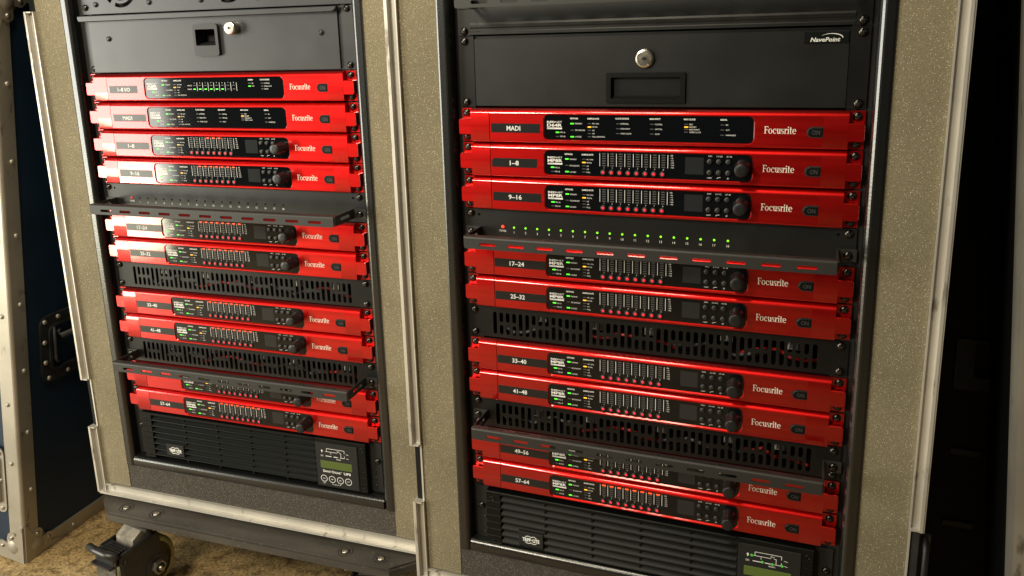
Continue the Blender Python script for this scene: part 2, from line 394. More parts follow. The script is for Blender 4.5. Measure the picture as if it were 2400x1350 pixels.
def ear_mesh(right):
    b = MB()
    f = (lambda u: 482.6 - u) if right else (lambda u: u)
    top = [(3, 0.7), (4.5, 0.9), (7.6, 1.8), (9.8, 3.1), (11.2, 4.6), (11.8, 5.7), (12, 6.6)]
    bot = [(12, 41.2), (11.7, 42.0), (10.6, 42.9), (8.8, 43.5), (4, 43.8), (3, 43.8)]
    b.extrude(top + bot, f(17), f(42.8), 0, True, True)
    tab = [(17, 14.3)] + [(2.4, 14.3), (1.0, 14.9), (0.4, 16.3), (0.4, 32.4), (1.0, 33.8), (2.4, 34.4)] + [(17, 34.4)]
    inn = [(17.01, 14.9)] + [(2.7, 14.9), (1.6, 15.4), (1.0, 16.6), (1.0, 32.1), (1.6, 33.2), (2.7, 33.8)] + [(17.01, 33.8)]
    b.prism([(f(u), v) for u, v in tab], 3, 11.9, 0.6, 0, [(f(u), v) for u, v in inn])
    pe = 0.4 if right else 2.4
    b.prism([(f(pe), 1.2), (f(42.6), 1.2), (f(42.6), 43.4), (f(pe), 43.4)], 0, 3)
    return b.mesh('ear', 'red', oz=U)
def serif_word(b, u, vbase, x, wd, w_):
    # the maker's serif wordmark, drawn from strokes; x = x-height unit (cap height = 1.0*x)
    z = [w_]
    def q(*pts):
        z[0] += 0.003
        b.poly([(u + px * wd, vbase - py * x) for px, py in pts], z[0])
    def bar(x0, y0, x1, y1): q((x0, y0), (x1, y0), (x1, y1), (x0, y1))
    def rg(cx, cy, a, c, a2, c2, s0, s1, dx=0, n=14):
        z[0] += 0.003
        b.ring(u + cx * wd, vbase - cy * x, a2 * wd, c2 * x, a * wd, c * x, z[0], s0, s1, n, 0, 0)
    adv = 0
    def at(dx): return lambda x0, y0, x1, y1: bar(dx + x0, y0, dx + x1, y1)
    f = at(0.0); f(.10, 0, .24, 1); f(.02, 0, .34, .06); f(.02, .94, .62, 1); f(.55, .78, .62, .94); f(.24, .48, .46, .55); f(.42, .40, .47, .63)
    d = .62; rg(d + .30, .335, .30, .355, .155, .30, 0, 360)
    d = 1.27; rg(d + .29, .335, .29, .355, .145, .30, 38, 318); bar(d + .40, .44, d + .53, .57)
    d = 1.84; f = at(d); f(.08, .16, .21, .68); f(.0, .62, .08, .68); rg(d + .265, .17, .185, .19, .055, .13, 180, 360); f(.40, .0, .53, .68); f(.32, .62, .40, .68); f(.53, 0, .60, .06)
    d = 2.48; rg(d + .20, .50, .19, .195, .075, .135, 60, 270); rg(d + .20, .19, .20, .205, .08, .145, -110, 90); f = at(d); f(.33, .48, .37, .66); f(.0, .02, .04, .22)
    d = 2.92; f = at(d); f(.08, 0, .21, .68); f(.0, .62, .08, .68); f(.01, 0, .30, .055); f(.21, .50, .31, .62); f(.30, .50, .43, .69)
    d = 3.38; f = at(d); f(.08, 0, .21, .68); f(.0, .62, .08, .68); f(.0, 0, .29, .055); rg(d + .145, .90, .085, .10, .0, .0, 0, 360)
    d = 3.70; f = at(d); f(.09, .12, .22, .92); f(.0, .61, .09, .68); f(.22, .61, .37, .68); rg(d + .265, .13, .175, .145, .045, .085, 180, 300)
    d = 4.10; rg(d + .29, .335, .29, .355, .15, .30, 20, 320); bar(d + .14, .36, d + .56, .42)
    return b
def brand_mesh():
    b = MB(); serif_word(b, 377.6, 26.6, 8.1, 34.6 / 4.70, 12.06); return b.mesh('brand_lettering', 'cream', oz=U)
def button_mesh():
    b = MB(); o = rr(422.6, 18.3, 439.7, 30.4, [6.0, 0.6, 0.6, 6.0], 6)
    i = rr(423.6, 19.3, 439.2, 29.4, [5.2, 0.3, 0.3, 5.2], 6)
    b.prism(o, 11.5, 12.25, 0, 0)
    b.prism(i, 12.25, 13.0, 0.5, 1, rr(424.4, 20.1, 438.9, 28.6, [4.5, 0.3, 0.3, 4.5], 6))
    return b.mesh('power_button', ['black', 'plastic'], oz=U)
def on_mesh(): return MB().text('ON', 432.5, 24.4, 5.2, 13.05, 8.2, align='c').mesh('lettering', 'grey_print', oz=U)
def win_mesh(): return MB().prism(rr(*WIN, 6.2, 6), 6, 10.4).mesh('display_window', 'glass', oz=U)
def chassis_mesh(): return MB().box(21, 461, -260, -0.5, 1.5, 43.3).mesh('chassis', 'black', oz=U)

G1 = 10.46
def head(b, model, u=119.8):
    b.text('RED', u, 16.9, 2.3, G1, 10.4, 0.03); b.text('NET', u + 11.0, 16.9, 2.3, G1, 8.4)
    b.text(model, u, 20.8, 3.7, G1, 19.3, 0.03)
    b.add([(u, G1, 23.8), (u + 19.3, G1, 23.8), (u + 19.3, G1, 25.8), (u, G1, 25.8)], [(0, 1, 2, 3)])
    b.text('REMOTE I/O', u + 0.7, 24.8, 1.0, G1 + 0.02, 9.0, mi=1)
def lab(b, u, v, txt, h=1.75, width=None): b.text(txt, u, v, h, G1, width)
def common_left(b, du, du2, dv=0.0, last='PULL UP/DOWN'):
    for tx, v in (('PSU A', 29.6), ('PSU B', 34.6)): lab(b, 130.0 + 3.6 + du, v, tx, 1.8, 6.3)
    b.text('NETWORK', 149.4 + du2, 12.4, 1.9, G1, 10.4, 0.03)
    for tx, v, wd in (('PRIMARY', 18.6, 9.0), ('SECONDARY', 26.6, 12.6), ('LOCKED', 34.6, 8.0)): lab(b, 155.7 + du2, v, tx, 1.75, wd)
    b.text('SAMPLE RATE', 171.2 + du2, 12.4, 1.9, G1, 14.6, 0.03)
    for tx, v, wd in (('44.1 kHz', 18.3, 8.5), ('48 kHz', 22.3, 6.6), ('x2', 26.5, 2.8), ('x4', 30.3, 2.8), (last, 34.3, 15.5 if len(last) > 5 else 4.8)): lab(b, 177.3 + du2, v, tx, 1.75, wd)
def offs(b, pts):
    for u, v in pts: b.prism(rr(u - 2.2, v - 0.5, u + 2.2, v + 0.5, 0.3, 1), 10.4, 10.6)
def mp_print():
    b = MB(); head(b, 'MP8R'); common_left(b, -4.2, -7.2, last='PULL')
    for k in range(9):
        u = 186.9 + 10.37 * k; b.add([(u - 0.29, G1, 10.2), (u + 0.29, G1, 10.2), (u + 0.29, G1, 26.2), (u - 0.29, G1, 26.2)], [(0, 1, 2, 3)])
    for k in range(8): b.text(str(k + 1), 192.1 + 10.37 * k, 28.1, 1.7, G1, align='c')
    for k, tx in enumerate(('0', '-6', '-12', '-18', '-24', '-42')): lab(b, 272.9, 11.0 + 2.85 * k, tx, 1.7, 3.0 + 0.3 * min(k, 4))
    b.text('INFO', 319.0, 10.3, 1.6, G1, 4.6, align='c'); b.text('2.4 kΩ', 329.4, 10.3, 1.6, G1, 7.0, align='c'); b.text('-20 dB', 340.0, 10.3, 1.6, G1, 6.6, align='c')
    b.text('+48V', 318.6, 35.9, 1.6, G1, 5.6, align='c'); b.line([(326.9, 36.6), (328.6, 35.2), (331.3, 35.2)], 0.5, G1)
    b.text('Ø', 339.6, 35.9, 2.0, G1, align='c')
    return b.mesh('lettering', ['white', 'black'], oz=U)
def d64_print():
    b = MB(); head(b, 'D64R'); common_left(b, 3.3, 0.2)
    cols = [(206.2, 'CLOCK SOURCE', 16.4, (('INTERNAL', 18.2, 9.8), ('MADI INPUT', 24.1, 11.6), ('WORD CLOCK', 29.9, 13.2))),
            (247.6, 'MADI INPUT', 12.8, (('COAXIAL', 18.2, 8.7), ('OPTICAL', 24.0, 8.7), ('AUTO', 29.7, 5.6))),
            (287.6, 'MADI CLOCK', 13.6, (('SRC', 17.7, 4.2), ('REDNET', 20.8, 8.2), ('MADI INPUT', 23.8, 12.0), ('WORD CLOCK', 26.8, 13.6))),
            (329.1, 'SIGNAL', 7.8, (('IN', 17.8, 2.3), ('OUT', 23.6, 4.3), ('VARISPEED', 29.6, 11.3)))]
    for u, hd, wd, rows in cols:
        b.text(hd, u, 11.9, 1.9, G1, wd, 0.03)
        for tx, v, w2 in rows: lab(b, u + 6.4, v, tx, 1.75, w2)
    return b.mesh('lettering', ['white', 'black'], oz=U)
def a8_print():
    b = MB(); head(b, 'A8R'); common_left(b, 0.8, -0.3)
    b.text('ANALOG', 196.3, 19.9, 1.8, G1, 8.0); b.text('SIGNAL', 196.3, 25.4, 1.8, G1, 8.0)
    for k in range(8):
        u = 209.2 + 10.15 * k; b.text(str(k + 1), u, 15.9, 1.8, G1, align='c')
        b.add([(u + 4.6, G1, 15.5), (u + 5.2, G1, 15.5), (u + 5.2, G1, 28.2), (u + 4.6, G1, 28.2)], [(0, 1, 2, 3)])
    b.text('AES/EBU', 305.8, 12.1, 1.9, G1, 9.0, 0.03); lab(b, 312.3, 17.2, 'IN', 1.75, 2.3); lab(b, 312.3, 21.3, 'OUT', 1.75, 4.2)
    b.text('CLOCK SOURCE', 326.7, 12.0, 1.9, G1, 16.4, 0.03)
    for tx, v, wd in (('INTERNAL', 17.3, 9.6), ('WORD CLOCK', 21.5, 13.0), ('DANTE', 25.5, 6.4)): lab(b, 333.6, v, tx, 1.75, wd)
    return b.mesh('lettering', ['white', 'black'], oz=U)
def off_led_mesh(kind):
    b = MB()
    if kind == 'mp':
        offs(b, [(126.2, 34.6), (145.0, 26.4)] + [(166.8, v) for v in (18.3, 26.4, 30.2, 34.1)])
    else:
        du = 0 if kind == 'd64' else -1.5
        offs(b, [(133.3 + du * 1.5, 34.8), (152.2 + du, 26.8)] + [(174.1 + du, v) for v in (18.4, 26.7, 30.6, 34.4)])
        if kind == 'd64': offs(b, [(209.2, v) for v in (18.2, 24.1, 29.9)] + [(250.2, v) for v in (18.2, 24, 29.7)] + [(290.3, v) for v in (17.7, 23.8, 26.8)] + [(331.6, v) for v in (17.8, 23.6, 29.6)])
        else: offs(b, [(209.2 + 10.15 * k, 19.9) for k in range(8)] + [(209.2 + 10.15 * k, 25.4) for k in (6, 7)] + [(308.3, 17.2)] + [(330.2, v) for v in (17.3, 21.5, 25.5)])
    return b.mesh('unlit_led_row', 'off_led', oz=U)
def meter_mesh():
    b = MB()
    for k in range(6): b.prism(rr(O - 2.3, 10.1 + 2.9 * k, O + 2.3, 11.5 + 2.9 * k, 0.3, 1), 10.4, 10.7)
    return b.mesh('level_meter', 'off_led', oz=U)
def chbtn_mesh():
    b = MB(); b.lathe(O, 0, [(3.5, 0), (3.5, 1.0), (3.0, 1.6), (2.5, 1.7)], 14, 0); b.lathe(O, 0, [(1.85, 1.6), (1.7, 2.0), (0.9, 2.3)], 12, 1)
    return b.mesh('channel_button', ['button', 'redbtn'])
def mbtn_mesh(): return MB().lathe(O, 0, [(3.3, 0), (3.3, 1.4), (2.8, 2.1), (1.4, 2.35)], 14).mesh('menu_button', 'button')
def knob_mesh():
    b = MB(); b.lathe(O, 0, [(9.2, 0), (8.8, 2.0), (8.3, 3), (7.9, 21), (7.5, 22.6), (6.6, 23.2), (2, 23.0)], 28)
    return b.mesh('knob', 'knob')
def tape_mesh(u0, u1, clip):
    if clip: pts = [(u0 + 3, 19.4), (u1, 19.4), (u1, 27), (u1 - 1.5, 31), (u0, 31), (u0, 22.6)]
    else: pts = [(u0, 19.4), (u1, 19.4), (u1, 31.0), (u0, 31.0)]
    return MB().prism(pts, 11.9, 12.16).mesh('label_tape', 'tape', oz=U)
def tape_text(tx, uc, wd): return MB().text(tx, uc, 25.2, 6.0, 12.2, wd, 0.018, align='c').mesh('lettering', 'white', oz=U)

def unit_base(rk, idx, name, label, cat, group):
    t_ = thing(name, label, cat, rk, (idx + 1) * U, group)
    t_.location.z += random.uniform(-0.35, 0.35) / 1000; t_.rotation_euler.y = R(random.uniform(-0.07, 0.07))
    put('fascia', cached('fascia', fascia_mesh), t_); put('chassis', cached('chassis', chassis_mesh), t_)
    for right in (False, True):
        e = put('ear', cached(('ear', right), lambda: ear_mesh(right)), t_)
        us = 474.2 if right else 9.0
        for v in (7.2, 37.6): add_screw(e, us, 3.0, U - v)
    put('brand_lettering', cached('brand', brand_mesh), t_)
    pb = put('power_button', cached('pbtn', button_mesh), t_); put('lettering', cached('on', on_mesh), pb)
    return t_
def tape(t_, tx, u0, u1, clip=False):
    lt = put('label_tape', cached(('tape', u0, u1, clip), lambda: tape_mesh(u0, u1, clip)), t_)
    wd = {3: 12.2, 4: 17.8, 5: 20.2, 7: 24.0}[len(tx)] if tx != 'MADI' else 18.4
    put('lettering', cached(('tt', tx), lambda: tape_text(tx, 75.7, wd)), lt)
def leds(win, items):
    for mat, u, v in items: put('led', led_mesh(mat), win, u, 10.4, U - v)
def preamp(rk, idx, tx, lit, tp, group='red eight channel preamps', label=None):
    t_ = unit_base(rk, idx, 'preamp', label, 'preamp', group)
    if tp: tape(t_, tx, *tp)
    wn = put('display_window', cached('win', win_mesh), t_)
    put('lettering', cached('mpp', mp_print), wn); put('unlit_led_row', cached('mpo', lambda: off_led_mesh('mp')), wn)
    leds(wn, [('green', 126.2, 29.4), ('green', 145.0, 18.4), ('green', 145.0, 34.3), ('amber', 166.8, 22.2)])
    for k in range(8):
        u = 192.1 + 10.37 * k
        put('level_meter', cached('meter', meter_mesh), wn, u)
        if k + 1 in lit: put('clip_led', cached('clip', lambda: MB().prism(rr(O - 2.5, -0.8, O + 2.5, 0.8, 0.4, 2), 0, 0.6).mesh('clip_led', 'redclip')), wn, u, 10.35, U - 10.8)
        put('channel_button', cached('chb', chbtn_mesh), wn, 191.3 + 10.37 * k, 10.4, U - 33.6)
    put('screen', cached('scr', lambda: MB().prism(rr(290.2, 12.2, 311.6, 32.4, 0.5, 2), 10.3, 10.55).mesh('screen', 'screen', oz=U)), wn)
    for i, v in enumerate((16.5, 29.5)):
        for u in (318.6, 329.1, 339.7): put('menu_button', cached('mb', mbtn_mesh), wn, u, 10.4, U - v)
    put('knob', cached('knob', knob_mesh), wn, 356.0, 10.4, U - 22.6)
    return t_
def interface(rk, idx, kind, tx, tp, label):
    t_ = unit_base(rk, idx, 'converter' if kind == 'd64' else 'audio_interface', label, 'audio converter', 'red digital converters')
    tape(t_, tx, *tp)
    wn = put('display_window', cached('win', win_mesh), t_)
    put('lettering', cached(kind + 'p', d64_print if kind == 'd64' else a8_print), wn); put('unlit_led_row', cached(kind + 'o', lambda: off_led_mesh(kind)), wn)
    du = 0 if kind == 'd64' else -1.5
    L = [('green', 133.3 + du * 1.5, 29.7), ('green', 152.2 + du, 18.7), ('green', 152.2 + du, 34.8), ('amber', 174.1 + du, 22.6)]
    if kind == 'd64': L.append(('amber', 290.5, 20.9))
    else: L += [('green', 209.2 + 10.15 * k, 25.4) for k in range(6)] + [('green', 308.3, 21.4)]
    leds(wn, L); return t_

N, M_ = (45.5, 111.0), (44.2, 115.4)
ALL8 = range(1, 9)
interface('L', 2, 'a8', '1–8 I/O', (47, 102.0), 'red converter taped 1-8 I/O with six green lamps, top red unit of left rack')
interface('L', 3, 'd64', 'MADI', (48, 112.0), 'red converter taped MADI in the left rack, second red unit from its top')
ups_l = {'1–8': (4, (4, 5, 6), N), '9–16': (5, (2, 3, 4, 5, 6, 7, 8), N), '17–24': (7, ALL8, M_), '25–32': (8, ALL8, M_), '33–40': (10, ALL8, M_), '41–48': (11, ALL8, M_), '49–56': (13, ALL8, None), '57–64': (14, ALL8, M_)}
ups_r = {'1–8': (3, (), (45.2, 106.6, True)), '9–16': (4, (), N), '17–24': (6, (), M_), '25–32': (7, (), M_), '33–40': (9, (), M_), '41–48': (10, (), M_), '49–56': (12, (), M_), '57–64': (13, ALL8, M_)}
WHERE = {'1–8': 'just below the MADI unit', '9–16': 'above the numbered lamps', '17–24': 'behind the upper slotted bar', '25–32': 'above the upper vent panel',
         '33–40': 'below the upper vent panel', '41–48': 'above the lower vent panel', '49–56': 'behind the lower slotted bar', '57–64': 'above the power supply'}
for rk, tab in (('L', ups_l), ('R', ups_r)):
    for tx, (idx, lit, tp) in tab.items():
        a = tx.replace('–', '-')
        lb = ('red preamp with tape label %s in the %s, %s' % (a, SIDE[rk], WHERE[tx])) if tp else 'red preamp showing no tape label, behind the lower slotted bar of the left rack'
        preamp(rk, idx, tx, lit, tp, label=lb)
interface('R', 2, 'd64', 'MADI', N, 'red converter taped MADI in the right rack, under the black locking drawer')

# ------------------------------------------------------------------ black rack panels
def ears_screws(t_, H, rows, w_=2.0, ul=9.0, ur=473.6):
    for u in (ul, ur):
        for v in rows: add_screw(t_, u, w_, H - v)
def slots_1u():
    holes = []
    for k in range(45):
        u = 38.2 + 9.26 * k
        j = (k - 1) % 5
        if k == 0 or k == 44 or j >= 3: holes.append(slot(u, 23.4, 31.6, 5.2, 3, True))
        else: holes += [slot(u, 14.7, 13.6, 5.2, 3, True), slot(u, 32.4, 13.6, 5.2, 3, True)]
    return holes
def vent_mesh():
    b = MB(); b.plate([(0.5, 0.6), (482.1, 0.6), (482.1, 43.8), (0.5, 43.8)], slots_1u(), 0, 2.0)
    b.box(12, 470, -12, 0, 0.8, 2.0); b.box(12, 470, -12, 0, 42.4, 43.6)
    return b.mesh('slotted_panel', 'plate', oz=U)
def vent(rk, idx, label):
    t_ = thing('vent_panel', label, 'vent panel', rk, (idx + 1) * U, 'slotted vent panels')
    put('slotted_panel', cached('vent', vent_mesh), t_); ears_screws(t_, U, (6.4, 38.0))
vent('L', 9, 'black slotted vent panel between the 25-32 and 33-40 units of the left rack')
vent('L', 12, 'black slotted vent panel under the 41-48 unit of the left rack')
vent('R', 8, 'black slotted vent panel between the 25-32 and 33-40 units of the right rack')
vent('R', 11, 'black slotted vent panel under the 41-48 unit of the right rack')

def innards(rk, idx, label, seed):
    rnd = random.Random(seed)
    t_ = thing('cable_bundle', label, 'cables', rk, (idx + 1) * U, 'cable bundles behind the vents')
    for k in range(4):
        u = 40 + 105 * k + rnd.uniform(0, 25); pts = []
        for i in range(9): pts.append((u + i * 14 + rnd.uniform(-4, 4), -9 - rnd.uniform(0, 12), 35 + 5 * math.sin(i * 0.9 + k) - rnd.uniform(0, 6)))
        put('cable', MB().tube(pts, 2.4).mesh('cable', 'wire_red' if k in (1, 3) else 'wire_grey', oz=U), t_)
    for k in range(5):
        u = 92 + 80 * k + rnd.uniform(-12, 12); v0 = rnd.uniform(6, 11)
        b = MB(); b.bbox(u, u + 15, -30, -6, v0, v0 + 13, 2); b.bbox(u + 2, u + 6, -6, -4, v0 + 2, v0 + 10, 1, 1); b.bbox(u + 9, u + 13, -6, -4, v0 + 3, v0 + 12, 1, 1)
        put('connector', b.mesh('connector', ['connector', 'wire_grey'], oz=U), t_)
innards('L', 9, 'pale plugs and cables seen through the upper vent of the left rack', 1)
innards('L', 12, 'plugs and cables seen through the lower vent of the left rack', 2)
innards('R', 8, 'plugs and red wires seen through the upper vent of the right rack', 3)
innards('R', 11, 'plugs and red wires seen through the lower vent of the right rack', 4)

# power sequencer with numbered lamps
def strip_mesh():
    b = MB(); holes = [slot(20.5, 8.0, 3.6, 3.4, 4), slot(463, 8.0, 3.6, 3.4, 4)]
    b.plate(rr(0.5, 0.6, 482.1, 43.8, 1.0, 2), holes, 0, 2.2); b.box(21, 461, -200, -1, 1.5, 43); return b.mesh('faceplate', 'plate_gloss', oz=U)
def strip_print():
    b = MB(); b.text('POWER', 53.7, 28.4, 2.9, 2.26, 9.2, align='c')
    for k in range(18): b.text(str(k + 1), 69.4 + 16.0 * k, 29.8, 3.1, 2.26, align='c')
    return b.mesh('lettering', 'white', oz=U)
for rk, idx, lit in (('L', 6, False), ('R', 5, True)):
    t_ = thing('power_conditioner', 'black power panel with %s numbered lamps in the %s' % (('eighteen green', 'right rack') if lit else ('dark unlit', 'left rack')), 'power strip', rk, (idx + 1) * U, 'numbered power panels')
    put('faceplate', cached('strip', strip_mesh), t_); put('lettering', cached('stripp', strip_print), t_)
    ears_screws(t_, U, (6.6,))
    put('led', dot_mesh('redled' if lit else 'reddim', 2.1), t_, 53.7, 2.2, U - 22.8, label='red power lamp')
    for k in range(18):
        put('led', dot_mesh('lime' if lit else 'black', 1.4 if lit else 1.5), t_, 69.4 + 16.0 * k, 2.1, U - 23.4)

# slotted lacing bars
def bar_face():
    b = MB(); b.plate(rr(23.2, -13.0, 462.0, 0, [0.1, 0.1, 1.5, 1.5], 2), [slot(54.6 + 37.71 * k, -6.2, 21.5, 4.2, 4) for k in range(11)], 58.2, 60)
    prof = [(60, -13.0), (59.8, -14.2), (59.0, -15.2), (57.6, -15.8)]
    b.extrude(prof, 23.2, 462.0, 0, False, True); b.extrude([(58.2, -13.0), (58.0, -13.6), (57.4, -14.0)], 23.2, 462, 0, False, True)
    # top flange, built as a flat strip with slots
    m2 = MB(); m2.plate([(23.2, -57.6), (462.0, -57.6), (462.0, -50), (23.2, -50)], [slot(54.6 + 37.71 * k, -53.6, 21.5, 2.6, 4) for k in range(11)], 14.0, 15.8)
    b.add([(u, -v, -a) for u, a, v in m2.v], m2.f)
    return b.mesh('bar', 'bar')
def arm_mesh(right):
    f = (lambda u: 485.2 - u) if right else (lambda u: u)
    m2 = MB(); m2.plate(rr(3.0, -15.4, 57.6, -1.0, 1.2, 2), [slot(30, -8.4, 26, 5.0, 4)], 0, 1.8)      # side arm in the (w,v) plane
    b = MB(); b.add([(f(23.4) + (a if right else -a), u, v) for u, a, v in m2.v], m2.f)
    b.prism([(f(2.0), -15.4), (f(23.4), -15.4), (f(23.4), -1.0), (f(2.0), -1.0)], 2.2, 4.0)
    return b.mesh('bracket_arm', 'bar')
def bar(rk, vbot, label):
    t_ = thing('slotted_bar', label, 'rack bar', rk, vbot, 'slotted cable bars')
    put('bar', cached('bar', bar_face), t_)
    for right in (False, True):
        a = put('bracket_arm', cached(('arm', right), lambda: arm_mesh(right)), t_)
        add_screw(a, 474.0 if right else 9.0, 4.0, 8.2)
bar('L', 6 * U + 39.5, 'upper black slotted bar across the left rack, under the dark numbered lamps')
bar('L', 12 * U + 39.5, 'lower black slotted bar across the left rack, in front of the lower vent')
bar('R', 5 * U + 39.5, 'black slotted bar under the green numbered lamps of the right rack')
bar('R', 11 * U + 34.8, 'lowest black slotted bar of the right rack, in front of its lower vent')
bar('R', -32.6, 'topmost black slotted bar of the right rack, cut by the top of the picture')

# right rack: blank panel behind the top bar, drawer with lock
t_ = thing('blank_panel', 'black ribbed blank panel above the locking drawer of the right rack', 'rack panel', 'R', 0)
b = MB(); b.extrude([(-10, -88.6), (2, -88.6), (2, -16), (3.0, -13.5), (3.0, -10.5), (2.0, -8.8), (2.0, -6.0), (2.9, -4.8), (2.9, -1.6), (-4, -0.8)], 17, 465.6)
b.box(0.5, 17, 0, 2, -88.4, -0.9); b.box(465.6, 482.1, 0, 2, -88.4, -0.9)
put('panel', b.mesh('panel', 'plate_gloss'), t_); ears_screws(t_, 0, (-6.2,), 2.0)
t_ = thing('rack_drawer', 'black locking rack drawer with recessed pull and round keyed lock in the right rack', 'drawer', 'R', 2 * U, 'rack drawers')
H = 2 * U
b = MB(); b.prism([(0.5, 0.5), (21.2, 0.5), (21.2, 88.3), (0.5, 88.3)], 0, 2.4); b.prism([(461.6, 0.5), (482.1, 0.5), (482.1, 88.3), (461.6, 88.3)], 0, 2.4); b.box(21, 462, -3, -1, 0.6, 88)
put('side_plate', b.mesh('side_plate', 'plate', oz=H), t_)
b = MB(); hole = rr(197.5, 51.0, 283.0, 79.0, 1.5, 3)
b.plate(rr(22.2, 3.9, 460.9, 87.2, 0.6, 2), [hole], -0.5, 2.6); b.box(22.2, 460.9, -300, -20, 3.9, 87)
put('drawer_front', b.mesh('drawer_front', 'plate_gloss', oz=H), t_)
b = MB(); fr_o = rr(193.2, 47.2, 287.4, 83.0, 1.2, 3); fr_i = rr(199.0, 52.6, 281.6, 77.6, 1.2, 3)
b.plate(fr_o, [fr_i], 2.6, 5.2)
b.add([(199, 5, 52.6), (281.6, 5, 52.6), (281.6, -15, 56), (199, -15, 56)], [(0, 1, 2, 3)]); b.add([(199, -15, 56), (281.6, -15, 56), (281.6, -15, 62), (199, -15, 62)], [(0, 1, 2, 3)])
b.add([(199, -15, 62), (281.6, -15, 62), (281.6, 2.6, 77.6), (199, 2.6, 77.6)], [(0, 1, 2, 3)])
for u in (199, 281.6): b.add([(u, 5, 52.6), (u, -15, 56), (u, -15, 62), (u, 2.6, 77.6)], [(0, 1, 2, 3)])
put('pull_handle', b.mesh('pull_handle', 'plastic', oz=H), t_)
b = MB(); b.lathe(239.7, 31, [(11.4, 2.6), (11.4, 4.6), (10.4, 6.2), (8.9, 6.6), (8.6, 5.6), (8.0, 5.6), (7.6, 7.0), (2, 7.2)], 28, 0, False)
b.prism(slot(239.7, 31, 6.6, 2.2), 7.2, 7.3, 0, 1); b.lathe(239.7, 31.0, [(2.4, 7.2), (2.2, 7.35)], 10, 1)
put('lock', b.mesh('lock', ['chrome', 'black'], oz=H), t_)
b = MB(); b.bbox(414.2, 460.4, 2.6, 3.4, 5.4, 17.8, 0.4); np_ = put('name_plate', b.mesh('name_plate', 'plastic', oz=H), t_)
b = MB(); b.text('NavePoint', 421.2, 13.4, 4.6, 3.46, 30.5, 0.022, 0.22)
for k in range(10):
    a0, a1 = R(150 - 15.5 * k), R(150 - 15.5 * (k + 1))
    def th(i): return 0.15 + 1.1 * (i / 10) ** 0.8 * (1 if i < 9 else 0.6)
    q = [(443 + 11.5 * math.cos(a) + d * math.cos(a), 11.6 - 4.6 * math.sin(a) - d * math.sin(a)) for a, d in ((a0, 0), (a1, 0), (a1, -th(k + 1)), (a0, -th(k)))]
    b.add([(x, 3.50, y) for x, y in q], [(0, 1, 2, 3)])
put('lettering', b.mesh('lettering', 'white', oz=H), np_); ears_screws(t_, H, (6.4, 82.4), 2.4)

# left rack: drawer with lip, fan panel
t_ = thing('rack_drawer', 'dark grey rack drawer with overhanging lip, square finger hole and lock in the left rack', 'drawer', 'L', 2 * U, 'rack drawers')
b = MB(); b.plate([(2, 0.5), (482.1, 0.5), (482.1, 88.2), (2, 88.2)], [rr(220.5, 26.1, 256.5, 50.9, 1.5, 3)], -1, 1.6); put('back_plate', b.mesh('back_plate', 'grey_panel', oz=H), t_)
b = MB(); hole = rr(221.0, 25.5, 256.0, 50.5, 1.5, 3); b.plate(rr(16.5, 5.5, 459.6, 87.0, 1.0, 2), [hole], 1.6, 5.0)
put('drawer_front', b.mesh('drawer_front', 'grey_panel', oz=H), t_)
b = MB(); pts = [(3.0, 1.2), (463.5, 1.2), (462.5, 4.5), (459, 7.6), (454, 8.6), (6, 9.8), (3.6, 8.6), (2.4, 5.5)]
inn = [(3.8, 1.8), (462.2, 1.8), (461.4, 4.2), (458.2, 6.8), (453.6, 7.7), (6.4, 8.9), (4.4, 8.0), (3.3, 5.5)]
b.prism(pts, 6.0, 13.0, 1.2, 0, inn); b.box(4, 460, 1.6, 6.0, 0.8, 5.4)
put('lip', b.mesh('lip', 'grey_panel', oz=H), t_)
b = MB(); b.plate(rr(216.8, 19.4, 260.8, 65.6, 4.5, 4), [rr(221.0, 26.6, 256.0, 50.4, 1.5, 3)], 5.0, 10.5)
z0 = -14
b.add([(221, 10, 26.6), (256, 10, 26.6), (256, z0, 26.6), (221, z0, 26.6), (221, 10, 50.4), (256, 10, 50.4), (256, z0, 44), (221, z0, 44)], [(0, 1, 2, 3), (4, 5, 6, 7), (0, 3, 7, 4), (1, 2, 6, 5), (2, 3, 7, 6)])
put('finger_pull', b.mesh('finger_pull', 'pull', oz=H), t_)
put('pull_pocket', MB().box(219, 258, -40, -16, 25, 52).mesh('pull_pocket', 'black', oz=H), t_)
b = MB(); b.lathe(287.5, 26.2, [(9.4, 5), (9.4, 16.5), (8.6, 17.6), (7.6, 17.9), (3, 18.0)], 28, 0, False); b.lathe(287.5, 26.2, [(2.0, 18.0), (1.9, 18.15)], 10, 1); b.prism(slot(287.5, 26.2, 6.2, 1.5), 18.0, 18.12, 0, 1)
put('lock', b.mesh('lock', ['chrome', 'black'], oz=H), t_)
rv = MB().lathe(O, 0, [(4.2, 0), (4.0, 1.4), (3.0, 2.6), (1.4, 3.2)], 14).mesh('rivet', 'grey_panel')
for u, v in ((53, 36.6), (432.5, 36.4)): put('rivet', rv, t_, u, 5.0, H - v)
ears_screws(t_, H, (4.6, 82.2), 1.6, 12.5, 474.0)

